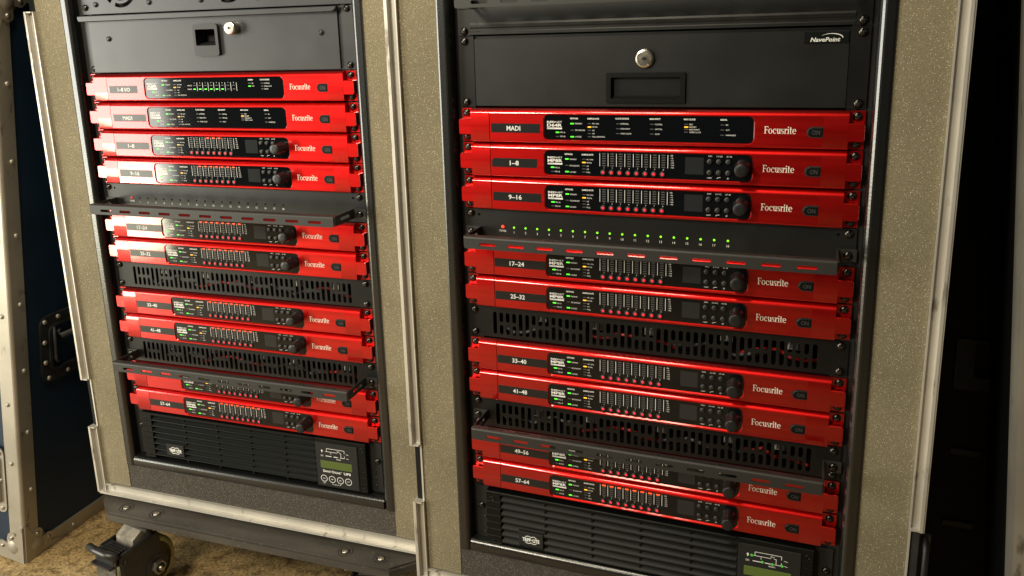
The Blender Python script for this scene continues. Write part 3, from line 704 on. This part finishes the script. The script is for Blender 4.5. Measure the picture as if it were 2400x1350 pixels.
t_ = thing('fan_panel', 'grey fan panel with round grilles above the drawer of the left rack', 'fan panel', 'L', -1.2)
def arc_hole(cu, cv, r0, r1, a0, a1, n=10):
    o = [(cu + r1 * math.cos(R(a0 + (a1 - a0) * k / n)), cv + r1 * math.sin(R(a0 + (a1 - a0) * k / n))) for k in range(n + 1)]
    i = [(cu + r0 * math.cos(R(a0 + (a1 - a0) * k / n)), cv + r0 * math.sin(R(a0 + (a1 - a0) * k / n))) for k in range(n, -1, -1)]
    return o + i
holes = []
for cu in (82, 241, 400):
    for r0, r1 in ((27, 33), (16, 22.5), (6, 12)):
        for a in (30, 120, 210, 300): holes.append(arc_hole(cu + (0 if cu != 241 else 38), -43.0, r0, r1, a + 8, a + 82))
holes = [h for h in holes]
b = MB(); b.plate([(2, -89), (482.1, -89), (482.1, -1.8), (2, -1.8)], [h for h in holes], 0, 2.0)
put('panel', b.mesh('panel', 'grey_panel', oz=-1.2), t_)
put('fan_bay', MB().box(21, 461, -60, -20, -87, -4).mesh('fan_bay', 'black', oz=-1.2), t_)
for u in (33, 136, 231, 330, 432): put('rivet', rv, t_, u, 2.0, -1.2 + 16)
for u in (12.0, 474): add_screw(t_, u, 2.0, -1.2 + 12); add_screw(t_, u, 2.0, -1.2 + 80)
t_ = thing('blank_panel', 'grey blank panel at the very top of the left rack', 'rack panel', 'L', -89.6)
put('panel', MB().prism([(1, -177), (482, -177), (482, -90.5), (1, -90.5)], 0, 2).mesh('panel', 'grey_panel', oz=-89.6), t_)
t_ = thing('blank_panel', 'black blank panel at the very top of the right rack', 'rack panel', 'R', -89.6)
put('panel', MB().prism([(1, -133), (482, -133), (482, -90.5), (1, -90.5)], 0, 2).mesh('panel', 'plate', oz=-89.6), t_)

# ------------------------------------------------------------------ power supplies with louvred bezels
SEAMS = [5.2 + 10.9 * k for k in range(8)]                                   # slat tops
def ups_slat():
    b = MB()
    b.extrude([(2, -0.4), (6.2, 0.6), (12.8, 6.6), (14.0, 7.4), (14.2, 8.2), (13.4, 8.8), (2, 9.2)], 42.4, 366.5)
    return b.mesh('slat', 'plastic')
def ups_body():
    b = MB(); b.box(20.5, 459, -300, 2.0, 0.8, 86.2)
    b.bbox(20.5, 42.4, 2, 14, 0.8, 86.2, 0.8); b.bbox(366.5, 459, 2, 13.2, 0.8, 86.2, 0.8)
    b.extrude([(2, 0.8), (13.4, 0.8), (14.2, 1.6), (14.2, 4.6), (2, 4.6)], 42.4, 366.5)
    for u in (108, 175.5, 242.0, 308.5): b.box(u - 1.2, u + 1.2, 2, 11.2, 4.6, 86.2)
    return b.mesh('bezel', 'plastic', oz=2 * U)
def ups_seams():
    b = MB()
    for k in range(1, 8):
        v = SEAMS[k] - 0.4
        b.bbox(20.6, 42.5, 13.6, 14.7, v, v + 1.0, 0.3)
        if v > 12: b.bbox(445, 458.6, 12.6, 14.0, v, v + 1.0, 0.3)
    return b.mesh('trim_line', 'plastic', oz=2 * U)
def ups_logo():
    b = MB(); b.bbox(69, 105.8, 2, 15.6, 54.2, 75.8, 0.6); return b.mesh('logo_plate', 'black', oz=2 * U)
def ups_logo_print():
    b = MB(); w_ = 15.66; b.text('TRIPP', 75.0, 65.2, 5.4, w_, 12.8, 0.05); b.text('LITE', 90.4, 65.2, 5.4, w_, 9.8, 0.05); b.add([(88.1, w_, 64.6), (90.1, w_, 64.6), (90.1, w_, 65.9), (88.1, w_, 65.9)], [(0, 1, 2, 3)])
    for c in (83.6, 91.6):
        b.ring(c, 65.2, 6.2, 6.2, 5.2, 5.2, w_ + .01, 40, 140); b.ring(c, 65.2, 6.2, 6.2, 5.2, 5.2, w_ + .01, 220, 320)
    return b.mesh('lettering', 'white', oz=2 * U)
def ups_panel(): return MB().bbox(369.0, 444.6, 12, 14.6, 7.4, 83.6, 0.5).mesh('control_panel', 'black', oz=2 * U)
def ups_panel_print():
    b = MB(); z = 14.66
    b.line([(389.5, 21.8), (389.5, 16.4), (421.5, 16.4), (421.5, 21.5)], 0.7, z); b.line([(386.5, 21.8), (409.0, 21.8)], 0.7, z + .02); b.line([(397, 21.8), (397, 26.0)], 0.6, z + .03)
    b.line([(387, 29.6), (398.0, 29.6)], 1.2, z); b.line([(401.5, 29.6), (409.0, 29.6)], 1.2, z + .02); b.line([(413, 29.6), (422.5, 29.6)], 0.8, z + .03); b.line([(415.2, 29.6), (415.2, 21.8), (412.4, 21.8)], 0.7, z + .04); b.line([(421.5, 29.0), (421.5, 25.5)], 0.6, z + .05)
    b.text('9', 379.2, 21.8, 4.2, z, 3.0, 0.06); b.text('DC', 378.6, 29.6, 2.6, z, 4.2, 0.02); b.text('ECO', 408.5, 19.3, 1.9, z + .06, 4.6, 0.02); b.text('DC/AC', 406.5, 33.2, 2.0, z, 8.0, 0.02)
    for v in (22.6, 29.8): b.line([(424.5, v), (426, v - 0.8), (427.6, v + 0.2), (429, v)], 0.6, z + .01)
    b.text('S', 380.0, 56.6, 4.6, z, 3.4, 0.02); b.text('MART', 383.9, 57.0, 3.5, z, 11.4, 0.02); b.text('O', 396.0, 56.6, 4.6, z, 4.2, 0.02); b.text('NLINE', 400.8, 57.0, 3.5, z, 11.2, 0.02); b.text('TM', 412.5, 55.2, 1.4, z, 2.4); b.text('UPS', 418.0, 56.6, 4.2, z, 12.6, 0.03)
    for k, tx in enumerate(('ON', '', '', 'OFF')):
        u = 381.0 + 14.8 * k; b.ring(u, 70.2, 6.0, 6.0, 5.1, 5.1, z, 0, 360, 24)
        if tx: b.text(tx, u, 70.2, 2.4, z, 4.4, align='c')
        elif k == 1: b.line([(u - 1.7, 69.4), (u, 71.2), (u + 1.7, 69.4)], 0.8, z)
        else: b.line([(u - 1.7, 71.2), (u, 69.4), (u + 1.7, 71.2)], 0.8, z)
    b.text('TEST', 381, 78.4, 2.0, z, 5.0, align='c'); b.line([(396, 76.6), (396, 79.0), (398.5, 79.0)], 0.5, z); b.text('SETUP', 403.4, 79.0, 2.0, z, 7.5, align='c'); b.line([(408.4, 79.0), (410.8, 79.0), (410.8, 76.6)], 0.5, z)
    return b.mesh('lettering', 'white', oz=2 * U)
for rk, v0, lit in (('L', 15 * U + 0.8, False), ('R', 14 * U + 7.4, True)):
    t_ = thing('power_supply', 'black louvred power supply with %s at the foot of the %s' % ('only unlit lamps' if not lit else 'four green lamps lit', SIDE[rk]), 'power supply', rk, v0 + 2 * U, 'louvred power supplies')
    Hh = 2 * U
    put('bezel', cached('upsb', ups_body), t_); put('trim_line', cached('upst', ups_seams), t_)
    sl = cached('slat', ups_slat)
    for v in SEAMS[:-1]: put('slat', sl, t_, O, 0, Hh - v - 1.0)
    lp = put('logo_plate', cached('upsl', ups_logo), t_); put('lettering', cached('upslp', ups_logo_print), lp)
    cp = put('control_panel', cached('upsp', ups_panel), t_); put('lettering', cached('upspp', ups_panel_print), cp)
    put('screen', cached('lcd', lambda: MB().bbox(376.6, 433.6, 14, 14.9, 38.2, 51.4, 0.3).mesh('screen', 'lcd', oz=2 * U)), cp)
    for u, v in ((385.6, 21.8), (398.8, 29.0), (411, 29.6), (422.6, 29.4)): put('led', dot_mesh('green_dim' if lit else 'off_led', 1.7 if lit else 1.2), cp, u, 14.6, Hh - v)
    for u, v in ((30, 12.0), (30, 80.5), (452.5, 11.5), (452.5, 80.5)): put('screw', cached('bscrew', lambda: MB().lathe(O, 0, [(3.6, 0), (3.4, 0.5), (2.2, 0.6), (2.0, 0.1), (0.6, 0.1)], 14).mesh('screw', 'plastic')), t_, u, 14.0 if u < 100 else 13.2, Hh - v)
    put('mounting_ear', cached('upse1', lambda: MB().prism([(1.5, 1), (21, 1), (21, 86), (1.5, 86)], 0, 2).mesh('mounting_ear', 'black', oz=2 * U)), t_)
    put('mounting_ear', cached('upse2', lambda: MB().prism([(458.5, 1), (481, 1), (481, 86), (458.5, 86)], 0, 2).mesh('mounting_ear', 'black', oz=2 * U)), t_)
    ears_screws(t_, Hh, (32.5,), 2.0, 9.0, 474.0)
    sm = cached('smallscrew', lambda: MB().lathe(O, 0, [(1.6, 0), (1.4, 0.8), (0.6, 1.2)], 10).mesh('screw', 'screw'))
    for v in (50, 62.5, 75):
        for u in (13.5, 469): put('screw', sm, t_, u, 2.0, Hh - v)

# ------------------------------------------------------------------ the road cases round the two racks
def case(rk, dv, label):
    top, bot = (-215.0 if rk == 'L' else -171.0), 838.0 + dv
    t_ = thing('flight_case', label, 'flight case', rk, bot, 'open rack road cases')
    hw, c = 331.0, 241.3
    def P(name, b, mat, lab_=None): return put(name, b.mesh(name, mat, oz=bot), t_, label=lab_)
    fo = 318.0                                                   # outer half width of the foam
    for sg in (-1, 1):
        a, d = sorted((c + sg * 264.6, c + sg * fo))
        P('foam_strip', MB().box(a, d, -600, 15.0, top + 13, 820.0 + dv), 'foam')
    P('foam_strip', MB().box(c - 264.4, c + 264.4, -600, 14.0, 775.5 + dv, 822.0 + dv), 'foam_dark', 'dark speckled foam strip along the bottom')
    P('foam_strip', MB().box(c - 264.4, c + 264.4, -600, 14.0, top + 13, top + 55), 'foam_dark')
    # inner rack box with rounded front rim
    rim = [(-4, 0), (10.5, 0), (13.4, 0.8), (15.8, 2.6), (17.2, 5.0), (17.6, 7.0), (17.6, 15.0), (17.0, 17.0), (15.4, 18.0), (-4, 18.0)]
    for sg in (-1, 1):
        m2 = MB().extrude(rim, top + 55, 775 + dv, 0, True, False)
        b = MB(); b.add([(c + sg * (246.6 + v), a, u) for u, a, v in m2.v], m2.f); b.sm = list(m2.sm)
        b.box(*sorted((c + sg * 246.8, c + sg * 264.0)), -520, -4.0, top + 56, 774 + dv)
        P('rack_box_side', b, 'texpaint')
    m2 = MB().extrude([(a, 757 + dv + v) for a, v in rim], c - 246.6, c + 246.6, 0, True, True)
    m2.box(c - 246, c + 246, -520, -4, 757.2 + dv, 774.6 + dv); P('rack_box_floor', m2, 'texpaint')
    m2 = MB(); m2.box(c - 246, c + 246, -520, 16, top + 56, top + 74); P('rack_box_top', m2, 'texpaint')
    P('rack_box_back', MB().box(c - 246, c + 246, -530, -522, top + 56, 774 + dv), 'black')
    for sg in (-1, 1):
        b = MB()
        hs = []
        v = top + 80
        while v < 745 + dv:
            hs.append(slot(c + sg * 232.6, v, 6.6, 6.6, 3)); v += 14.816
        b.plate([(c + sg * 246.4, top + 74.5), (c + sg * 221.5, top + 74.5), (c + sg * 221.5, 756.5 + dv), (c + sg * 246.4, 756.5 + dv)], hs, -3.2, -0.6)
        P('rack_rail', b, 'black')
    # outer shell
    b = MB()
    for sg in (-1, 1): b.box(*sorted((c + sg * 318.4, c + sg * 331.0)), -650, 13.6, top, 846 + dv)
    b.box(c - 318, c + 318, -650, 13.4, 823 + dv, 846 + dv); b.box(c - 318, c + 318, -650, 13.4, top, top + 12.5); b.box(c - 318, c + 318, -650, -640, top + 12, 823 + dv)
    P('shell', b, 'void')
    # aluminium edge channel, interrupted at the latches
    ga, gb = 618 + dv, 708 + dv
    def channel(sg, v0, v1):
        b = MB()
        b.box(*sorted((c + sg * 329.0, c + sg * 332.2)), 12, 25.0, v0, v1)
        b.box(*sorted((c + sg * 319.6, c + sg * 329.0)), 13.8, 16.6, v0, v1)
        b.box(*sorted((c + sg * 318.2, c + sg * 319.8)), 13.8, 20.5, v0, v1)
        b.box(*sorted((c + sg * 332.2, c + sg * 334.0)), -26, 24.0, v0, v1)
        for vv in (v0, v1 - 2.0):
            if v0 > top + 5 or vv != v0: b.box(*sorted((c + sg * 319.8, c + sg * 329.0)), 16.6, 24.0, vv, vv + 2.0)
        P('edge_channel', b, 'alu')
    for sg in (-1, 1):
        channel(sg, -9 if rk == 'L' else top + 8, ga); channel(sg, gb, 836.0 + dv)
        if rk == 'L': channel(sg, top + 8, -96)
        b = MB(); b.box(*sorted((c + sg * 318.3, c + sg * 321.0)), 13.7, 17.0, ga + 0.3, gb - 0.3); P('edge_liner', b, 'alu')
        if rk == 'R' and sg == 1:
            b = MB(); b.bbox(*sorted((c + sg * 322.5, c + sg * 331.5)), 8, 15.2, ga + 4, gb - 4, 1.0); b.box(*sorted((c + sg * 331.2, c + sg * 344.0)), -16, 6, ga + 10, gb - 2)
            b.tube([(c + sg * 338, 6, ga + 16), (c + sg * 338, 18, ga + 30), (c + sg * 338, 18, gb - 24), (c + sg * 338, 4, gb - 10)], 3.0)
            P('latch', b, 'hinge')
    b = MB(); b.box(c - 328.9, c + 328.9, 12, 25, 834.6 + dv, 838.2 + dv); b.box(c - 319.4, c + 319.4, 13.8, 16.8, 823.2 + dv, 834.6 + dv); b.box(c - 319.4, c + 319.4, 13.8, 19.6, 821.6 + dv, 823.0 + dv)
    P('edge_channel', b, 'alu')
    return t_
case('L', 0.0, 'open road case of the left rack, olive foam and aluminium edge round the gear')
case('R', -44.0, 'open road case of the right rack, wide speckled olive foam strips on both sides')

# ------------------------------------------------------------------ caster boards
def hexa(b, u, v, r, w0, w1, mi=0, a=0): return b.prism([(u + r * math.cos(R(60 * k + a)), v + r * math.sin(R(60 * k + a))) for k in range(6)], w0, w1, 0, mi)
def caster_parts(t_, u, w_, ztop, ang, mirror=False):
    # local axes: x rolling direction (brake end +x), y sideways, z up; built with MB as (x, side, -z)
    ht = ztop                                                       # height of the underside of the board above the floor
    def P(name, b, mat, par=None):
        return put(name, b.mesh(name, mat, ox=0), par) if par else put(name, b.mesh(name, mat, ox=0), t_, u, w_, 0, rot=(0, 0, ang))
    Z = lambda z: -z
    fork = MB()
    # top plate and swivel race
    fork.box(-80, 12, -42, 42, Z(ht - 0.5), Z(ht - 6)); 
    for r_, z0, z1 in ((38, ht - 6, ht - 14), (31, ht - 14, ht - 20)):
        pts = [(r_ * math.cos(R(20 * k)) - 34, r_ * math.sin(R(20 * k))) for k in range(18)]
        n = 18; vs = [(x, y, Z(z0)) for x, y in pts] + [(x, y, Z(z1)) for x, y in pts]
        fork.add(vs, [(i, (i + 1) % n, n + (i + 1) % n, n + i) for i in range(n)] + [tuple(range(n)), tuple(range(n, 2 * n))])
    fk = P('caster_fork', fork, 'cast')
    def plate(side):
        out = [(-18, Z(ht - 22)), (52, Z(ht - 26)), (58, Z(ht - 31)), (60, Z(ht - 40)), (54, Z(22)), (46, Z(17)), (-10, Z(17)), (-20, Z(26)), (-22, Z(60))]
        inn = [(-16.5, Z(ht - 24)), (51, Z(ht - 28)), (56, Z(ht - 32)), (58, Z(ht - 40)), (52, Z(23.5)), (45, Z(19)), (-9, Z(19)), (-18.5, Z(27)), (-20, Z(60))]
        s0, s1 = side * 27, side * 32
        b = MB(); b.prism(out, s0, s1, 1.4 * side, 0, inn)
        b.prism([(22 * math.cos(R(30 * k)) - 6, Z(50) + 22 * math.sin(R(30 * k))) for k in range(12)], s1, s1 + side * 1.6, 0)
        b.lathe(50, Z(ht - 44), [(4.6, s1), (4.2, s1 + side * 2.2), (2, s1 + side * 2.6)], 12)
        return b
    for side in (-1, 1): P('side_plate', plate(side), 'cast', fk)
    for side in (-1, 1):
        b = MB(); hexa(b, -6, Z(50), 12.5, side * 33.5, side * 41); b.lathe(-6, Z(50), [(9, side * 41), (8.6, side * 42), (6, side * 42)], 16, 1); b.lathe(-6, Z(50), [(4.6, side * 42), (4.2, side * 46), (2, side * 46.6)], 12)
        P('axle_nut', b, ['zinc', 'black'], fk)
    b = MB(); b.lathe(-6, Z(50), [(40, -20), (47, -19), (50, -14), (50, 14), (47, 19), (40, 20)], 36); b.lathe(-6, Z(50), [(18, 20), (18, 24), (14, 25)], 20, 1); b.lathe(-6, Z(50), [(18, -20), (18, -24), (14, -25)], 20, 1)
    P('wheel', b, ['tyre', 'cast'])
    b = MB(); b.tube([(68, -36, Z(ht - 22)), (72, -12, Z(ht - 20)), (72, 12, Z(ht - 20)), (68, 36, Z(ht - 22))], 6.5, 10)
    for k in range(6):
        x = 34 + 6 * k; b.bbox(x, x + 3.4, -24, 24, Z(ht - 26 + 0.6 * k), Z(ht - 44), 0.8)
    b.box(36, 76, -25, 25, Z(ht - 43), Z(ht - 47))
    P('brake_pedal', b, 'cast', fk)
    b = MB(); b.prism([(-14, Z(ht - 20)), (8, Z(ht - 10)), (26, Z(ht - 20)), (28, Z(ht - 40)), (-12, Z(ht - 40))], -22, 22); P('brake_block', b, 'pale_steel', fk)
    b = MB(); b.add([(66, -26, Z(ht - 36)), (66, 26, Z(ht - 36)), (70, 25, Z(12)), (70, -25, Z(12)), (63, -26, Z(ht - 36)), (63, 26, Z(ht - 36)), (67, 25, Z(12)), (67, -25, Z(12))], [(0, 1, 2, 3), (4, 5, 6, 7), (0, 1, 5, 4), (1, 2, 6, 5), (2, 3, 7, 6), (3, 0, 4, 7)]); b.box(67, 96, -25, 25, Z(12), Z(9))
    P('brake_guard', b, 'worn', fk)
def dolly(rk, dv, label):
    vt = 846.5 + dv; T = RK[rk][1][2]; vf = T + FLOOR               # v of the floor
    t_ = thing('caster_board', label, 'caster board', rk, vf, 'caster boards under the racks')
    th = 15.0
    out = [(-86, 600), (566, 600), (566, -6), (553, -22), (520, -62), (-40, -62), (-84, -20)]   # (u, -w) plan, back to front
    pl = MB()
    holes = [[(u + 8.0 * math.cos(R(30 * k)), v + 8.0 * math.sin(R(30 * k))) for k in range(12)] for u in (-15, 51, 425, 489) for v in (-39,)]
    flat = [(-86, 600), (566, 600), (566, -4), (550, -22), (512, -58), (-36, -58), (-82, -20)]
    m2 = MB().plate(flat, holes, 0, 3.2); pl.add([(u, -v, vt + 3.2 - a) for u, a, v in m2.v], m2.f)
    n = len(flat); vs = [(u, -v, vt + 3.2) for u, v in flat] + [(u, -v, vt + 3.2) for u, v in [(-86, 600), (566, 600), (567, -4), (552, -25), (514, -62), (-37, -62), (-85, -22)]]
    o2 = [(-86, 600), (566, 600), (567, -4), (552, -25), (514, -62), (-37, -62), (-85, -22)]
    vs2 = [(u, -v, vt + 3.2) for u, v in o2] + [(u, -v, vt + th) for u, v in o2]
    pl.add(vs2, [(i, (i + 1) % n, n + (i + 1) % n, n + i) for i in range(n)] + [tuple(range(n)), tuple(range(n, 2 * n))])
    put('board', pl.mesh('board', 'plank', oz=vf), t_)
    for u in (-15, 51, 425, 489):
        b = MB(); n = 14
        # dished washer and bolt head, axis up
        for r0, z0, r1, z1, mi in ((12.5, -0.6, 7.2, 1.6, 1), (5.6, 0.2, 5.0, -1.6, 0)):
            vs = [(u + r * math.cos(2 * math.pi * k / n), 39 + r * math.sin(2 * math.pi * k / n), vt + z) for r, z in ((r0, z0), (r1, z1)) for k in range(n)]
            b.add(vs, [(i, (i + 1) % n, n + (i + 1) % n, n + i) for i in range(n)] + [tuple(range(n, 2 * n))], mi, True)
        put('bolt', b.mesh('bolt', ['zinc', 'hinge'], oz=vf), t_)
        b = MB(); vs = [(u + 9 * math.cos(R(60 * k)), 39 + 9 * math.sin(R(60 * k)), z) for z in (vt + th, vt + th + 8) for k in range(6)]
        b.add(vs, [(i, (i + 1) % 6, 6 + (i + 1) % 6, 6 + i) for i in range(6)] + [tuple(range(6, 12))])
        vs = [(u + 4.5 * math.cos(R(45 * k)), 39 + 4.5 * math.sin(R(45 * k)), z) for z in (vt + th + 8, vt + th + 18) for k in range(8)]
        b.add(vs, [(i, (i + 1) % 8, 8 + (i + 1) % 8, 8 + i) for i in range(8)] + [tuple(range(8, 16))])
        put('nut', b.mesh('nut', 'zinc', oz=vf), t_)
    ht = vf - vt - th
    caster_parts(t_, 10, 46, ht, R(-100) if rk == 'L' else R(-70))
    caster_parts(t_, 457, 0, ht, R(-80))
    for u, a in ((17, 60), (457, 100)): caster_parts(t_, u, -540, ht, R(a))
dolly('L', 0.0, 'worn black board with bolted brake casters under the left rack')
dolly('R', -44.0, 'worn black caster board under the right rack, below the picture edge')

# ------------------------------------------------------------------ neighbouring road case on the left, tipped slightly towards the rack
yl = RK['L'][0]
root = bpy.data.objects.new('road_case', None); C.objects.link(root)
root['label'] = 'closed navy black road case with aluminium edges and recessed handle at the far left'; root['category'] = 'flight case'
root.location = Vector((-938, 1349, 0)) / 1000; root.rotation_euler = (0, R(8.0), yl)
# local: x to the right (0 = right side), y away (0 = front), z up
def rp(name, b, mat, par=root): return put(name, b.mesh(name, mat, ox=0), par)
W_, D_, H_ = 620, 640, 1062
b = MB(); b.box(-W_ + 4, -3, -D_ + 4, -4, -H_ + 4, -4); rp('panel', b, 'laminate')
def angle_v(x0, w0):                                     # vertical aluminium angle with rounded corner
    b = MB(); b.extrude([(-32, 0), (-4, 0)] , 0, 1)
    return b
b = MB()
prof = [(-33, 0.0), (-33, 1.0), (-3.6, 1.2), (-1.4, 0.4), (0.4, -1.4), (1.2, -3.6), (1.0, -30), (0, -30)]   # (x, w)
vs = [(x, a, -z) for z in (20, H_ - 20) for x, a in prof]; n = len(prof)
b.add(vs, [(i, (i + 1) % n, n + (i + 1) % n, n + i) for i in range(n)]); rp('edge_angle', b, 'alu_old')
b = MB(); b.box(-W_, 1.4, -31, 1.4, -30, 0); b.box(-29, 1.6, -D_, -31, -30.2, -0.2); rp('edge_angle', b, 'alu_old')
b = MB(); b.box(-W_, 1.4, -31, 1.4, -H_, -H_ + 30); b.box(-29, 1.6, -D_, -31, -H_, -H_ + 30); rp('edge_angle', b, 'alu_old')
def corner(zc, sgn):
    b = MB()
    def lobe(plane):
        pts = [(0, 0), (0, 78), (8, 76)]
        for fa in (62, 28):                              # two riveted fingers
            for q in range(7):
                a_ = R(fa + 90 - 30 * q); pts.append((56 * math.cos(R(fa)) + 11 * math.cos(a_), 56 * math.sin(R(fa)) + 11 * math.sin(a_)))
            if fa == 62: pts.append((32, 32))
        pts += [(76, 8), (78, 0)]
        m2 = MB().prism([(x, y) for x, y in pts], 1.6, 3.6)
        if plane == 'side': b.add([(a, -u - 0.0, zc - sgn * v) for u, a, v in m2.v], m2.f)
        else: b.add([(-u, a, zc - sgn * v) for u, a, v in m2.v], m2.f)
    lobe('side'); lobe('front')
    prof = [(24 * math.cos(R(15 * k)), 24 * math.sin(R(15 * k))) for k in range(7)]
    vs, fs = [], []
    for i in range(9):
        ph = R(-90 + 22.5 * i)
        for k in range(16): vs.append((-26 + 33 * math.cos(ph) * math.cos(R(22.5 * k)), -26 + 33 * math.cos(ph) * math.sin(R(22.5 * k)), zc - sgn * (28 + 33 * math.sin(ph))))
    for i in range(8):
        for k in range(16): fs.append((i * 16 + k, i * 16 + (k + 1) % 16, (i + 1) * 16 + (k + 1) % 16, (i + 1) * 16 + k))
    b.add(vs, fs, 0, True)
    o = rp('ball_corner', b, 'alu_old')
    for x, y in ((26, 50), (50, 26)):
        r = MB(); m2 = MB().lathe(x, y, [(4.4, 3.6), (4.0, 5.2), (2, 6.4)], 12)
        r.add([(a, -u, zc - sgn * v) for u, a, v in m2.v], m2.f, 0, True); put('rivet', r.mesh('rivet', 'zinc', ox=0), o)
        r = MB(); r.add([(-u, a, zc - sgn * v) for u, a, v in m2.v], m2.f, 0, True); put('rivet', r.mesh('rivet', 'zinc', ox=0), o)
corner(0, 1); corner(-H_, -1)
m2 = MB().lathe(0, 0, [(4.6, 0), (4.2, 1.8), (2.2, 3.0)], 12)
rvs = MB(); rvs.add([(a, -u, v) for u, a, v in m2.v], m2.f, 0, True); rvs = rvs.mesh('rivet', 'alu_old', ox=0)
rvf = MB().lathe(0, 0, [(4.6, 0), (4.2, 1.8), (2.2, 3.0)], 12).mesh('rivet', 'alu_old', ox=0)
def at0(name, me, x, y, z, par=root):
    o = bpy.data.objects.new(name, me); C.objects.link(o); o.parent = par; o.location = (x / 1000, y / 1000, z / 1000); return o
for z in (150, 270, 393, 520, 646, 775, 904): at0('rivet', rvs, 1.2, 20, z)
for z in (210, 330, 500, 700): at0('rivet', rvf, -18, -1.2, z)
for y in (110, 220, 330): at0('rivet', rvs, 1.6, y, 14)
# recessed handle dish on the side
hd = MB()
fo_, fi = rr(56, -480, 240, -348, 20, 5), rr(78, -455, 218, -372, 12, 5)
m2 = MB().plate([(x, y) for x, y in fo_], [fi], -2.6, 2.2); hd.add([(a, -u, v) for u, a, v in m2.v], m2.f)
m2 = MB().prism(fi, -14, -12.5); hd.add([(a, -u, v) for u, a, v in m2.v], m2.f)
lip = MB().plate(rr(73, -460, 223, -367, 15, 5), [fi], 2.2, 5.0); hd.add([(a, -u, v) for u, a, v in lip.v], lip.f)
h0 = rp('recessed_handle', hd, 'hinge')
b = MB(); b.tube([(2, -92, -446), (9, -92, -434), (9, -205, -434), (2, -205, -446)], 6, 8); b.tube([(3, -84, -455), (6, -84, -392), (3, -90, -382)], 3.5, 8); rp('grip', b, 'hinge', h0)
for y, z in ((66, 470), (95, 472), (125, 472), (160, 472), (200, 470), (64, 430), (64, 390), (70, 357), (112, 357), (160, 357), (205, 358)): at0('rivet', rvs, 2.2, y, z, h0)
b = MB(); b.prism(rr(-84, -235, -34, -100, 12, 4), 0.5, 3.2); b.prism(rr(-74, -215, -44, -120, 5, 3), 3.2, 9.0); lt = rp('latch', b, 'alu_old')
for x, z in ((-44, 225), (-44, 110), (-44, 168)): at0('rivet', rvf, x, -3.2, z, lt)

# ------------------------------------------------------------------ dark case and leaning lid on the right
root2 = bpy.data.objects.new('road_case', None); C.objects.link(root2)
root2['label'] = 'black road case with dark handle dish standing in the shade right of the racks'; root2['category'] = 'flight case'
root2.location = wpos('R', 590, -170, RK['R'][1][2] + FLOOR); root2.rotation_euler = (0, 0, RK['R'][0])
fz = RK['R'][1][2] + FLOOR
b = MB(); b.box(0, 560, -500, 0, -1300, -2); put('panel', b.mesh('panel', 'void', ox=0), root2)
b = MB(); b.plate(rr(30, -(fz - 400), 96, -(fz - 470), 3, 2), [rr(52, -(fz - 402), 94, -(fz - 452), 5, 3)], 0.5, 5); b.box(52, 94, 4.6, 7, -(fz - 404), -(fz - 400)); put('handle_dish', b.mesh('handle_dish', 'hinge', ox=0), root2)
for v in (556, 664):
    b = MB(); b.bbox(34, 72, 0.5, 4, -(fz - v), -(fz - v - 9), 1); put('hinge', b.mesh('hinge', 'hinge', ox=0), root2)
root3 = bpy.data.objects.new('case_lid', None); C.objects.link(root3)
root3['label'] = 'leaning case lid with pale aluminium edge at the right border'; root3['category'] = 'case lid'
root3.location = wpos('R', 693, 20, fz); root3.rotation_euler = (0, R(-4.2), RK['R'][0])
b = MB(); b.box(4, 160, -500, 0, -1150, -4); put('panel', b.mesh('panel', 'void', ox=0), root3)
b = MB(); b.box(0, 3.4, -40, 3, -1150, 0); b.box(3.4, 30, -1, 3, -1150, 0); put('edge_angle', b.mesh('edge_angle', 'alu_old', ox=0), root3)

# ------------------------------------------------------------------ floor
me = bpy.data.meshes.new('floor'); me.from_pydata([(-8, -6, 0), (8, -6, 0), (8, 10, 0), (-8, 10, 0)], [], [(0, 1, 2, 3)]); me.materials.append(MAT['floor'])
fl = bpy.data.objects.new('floor', me); C.objects.link(fl); fl['kind'] = 'structure'
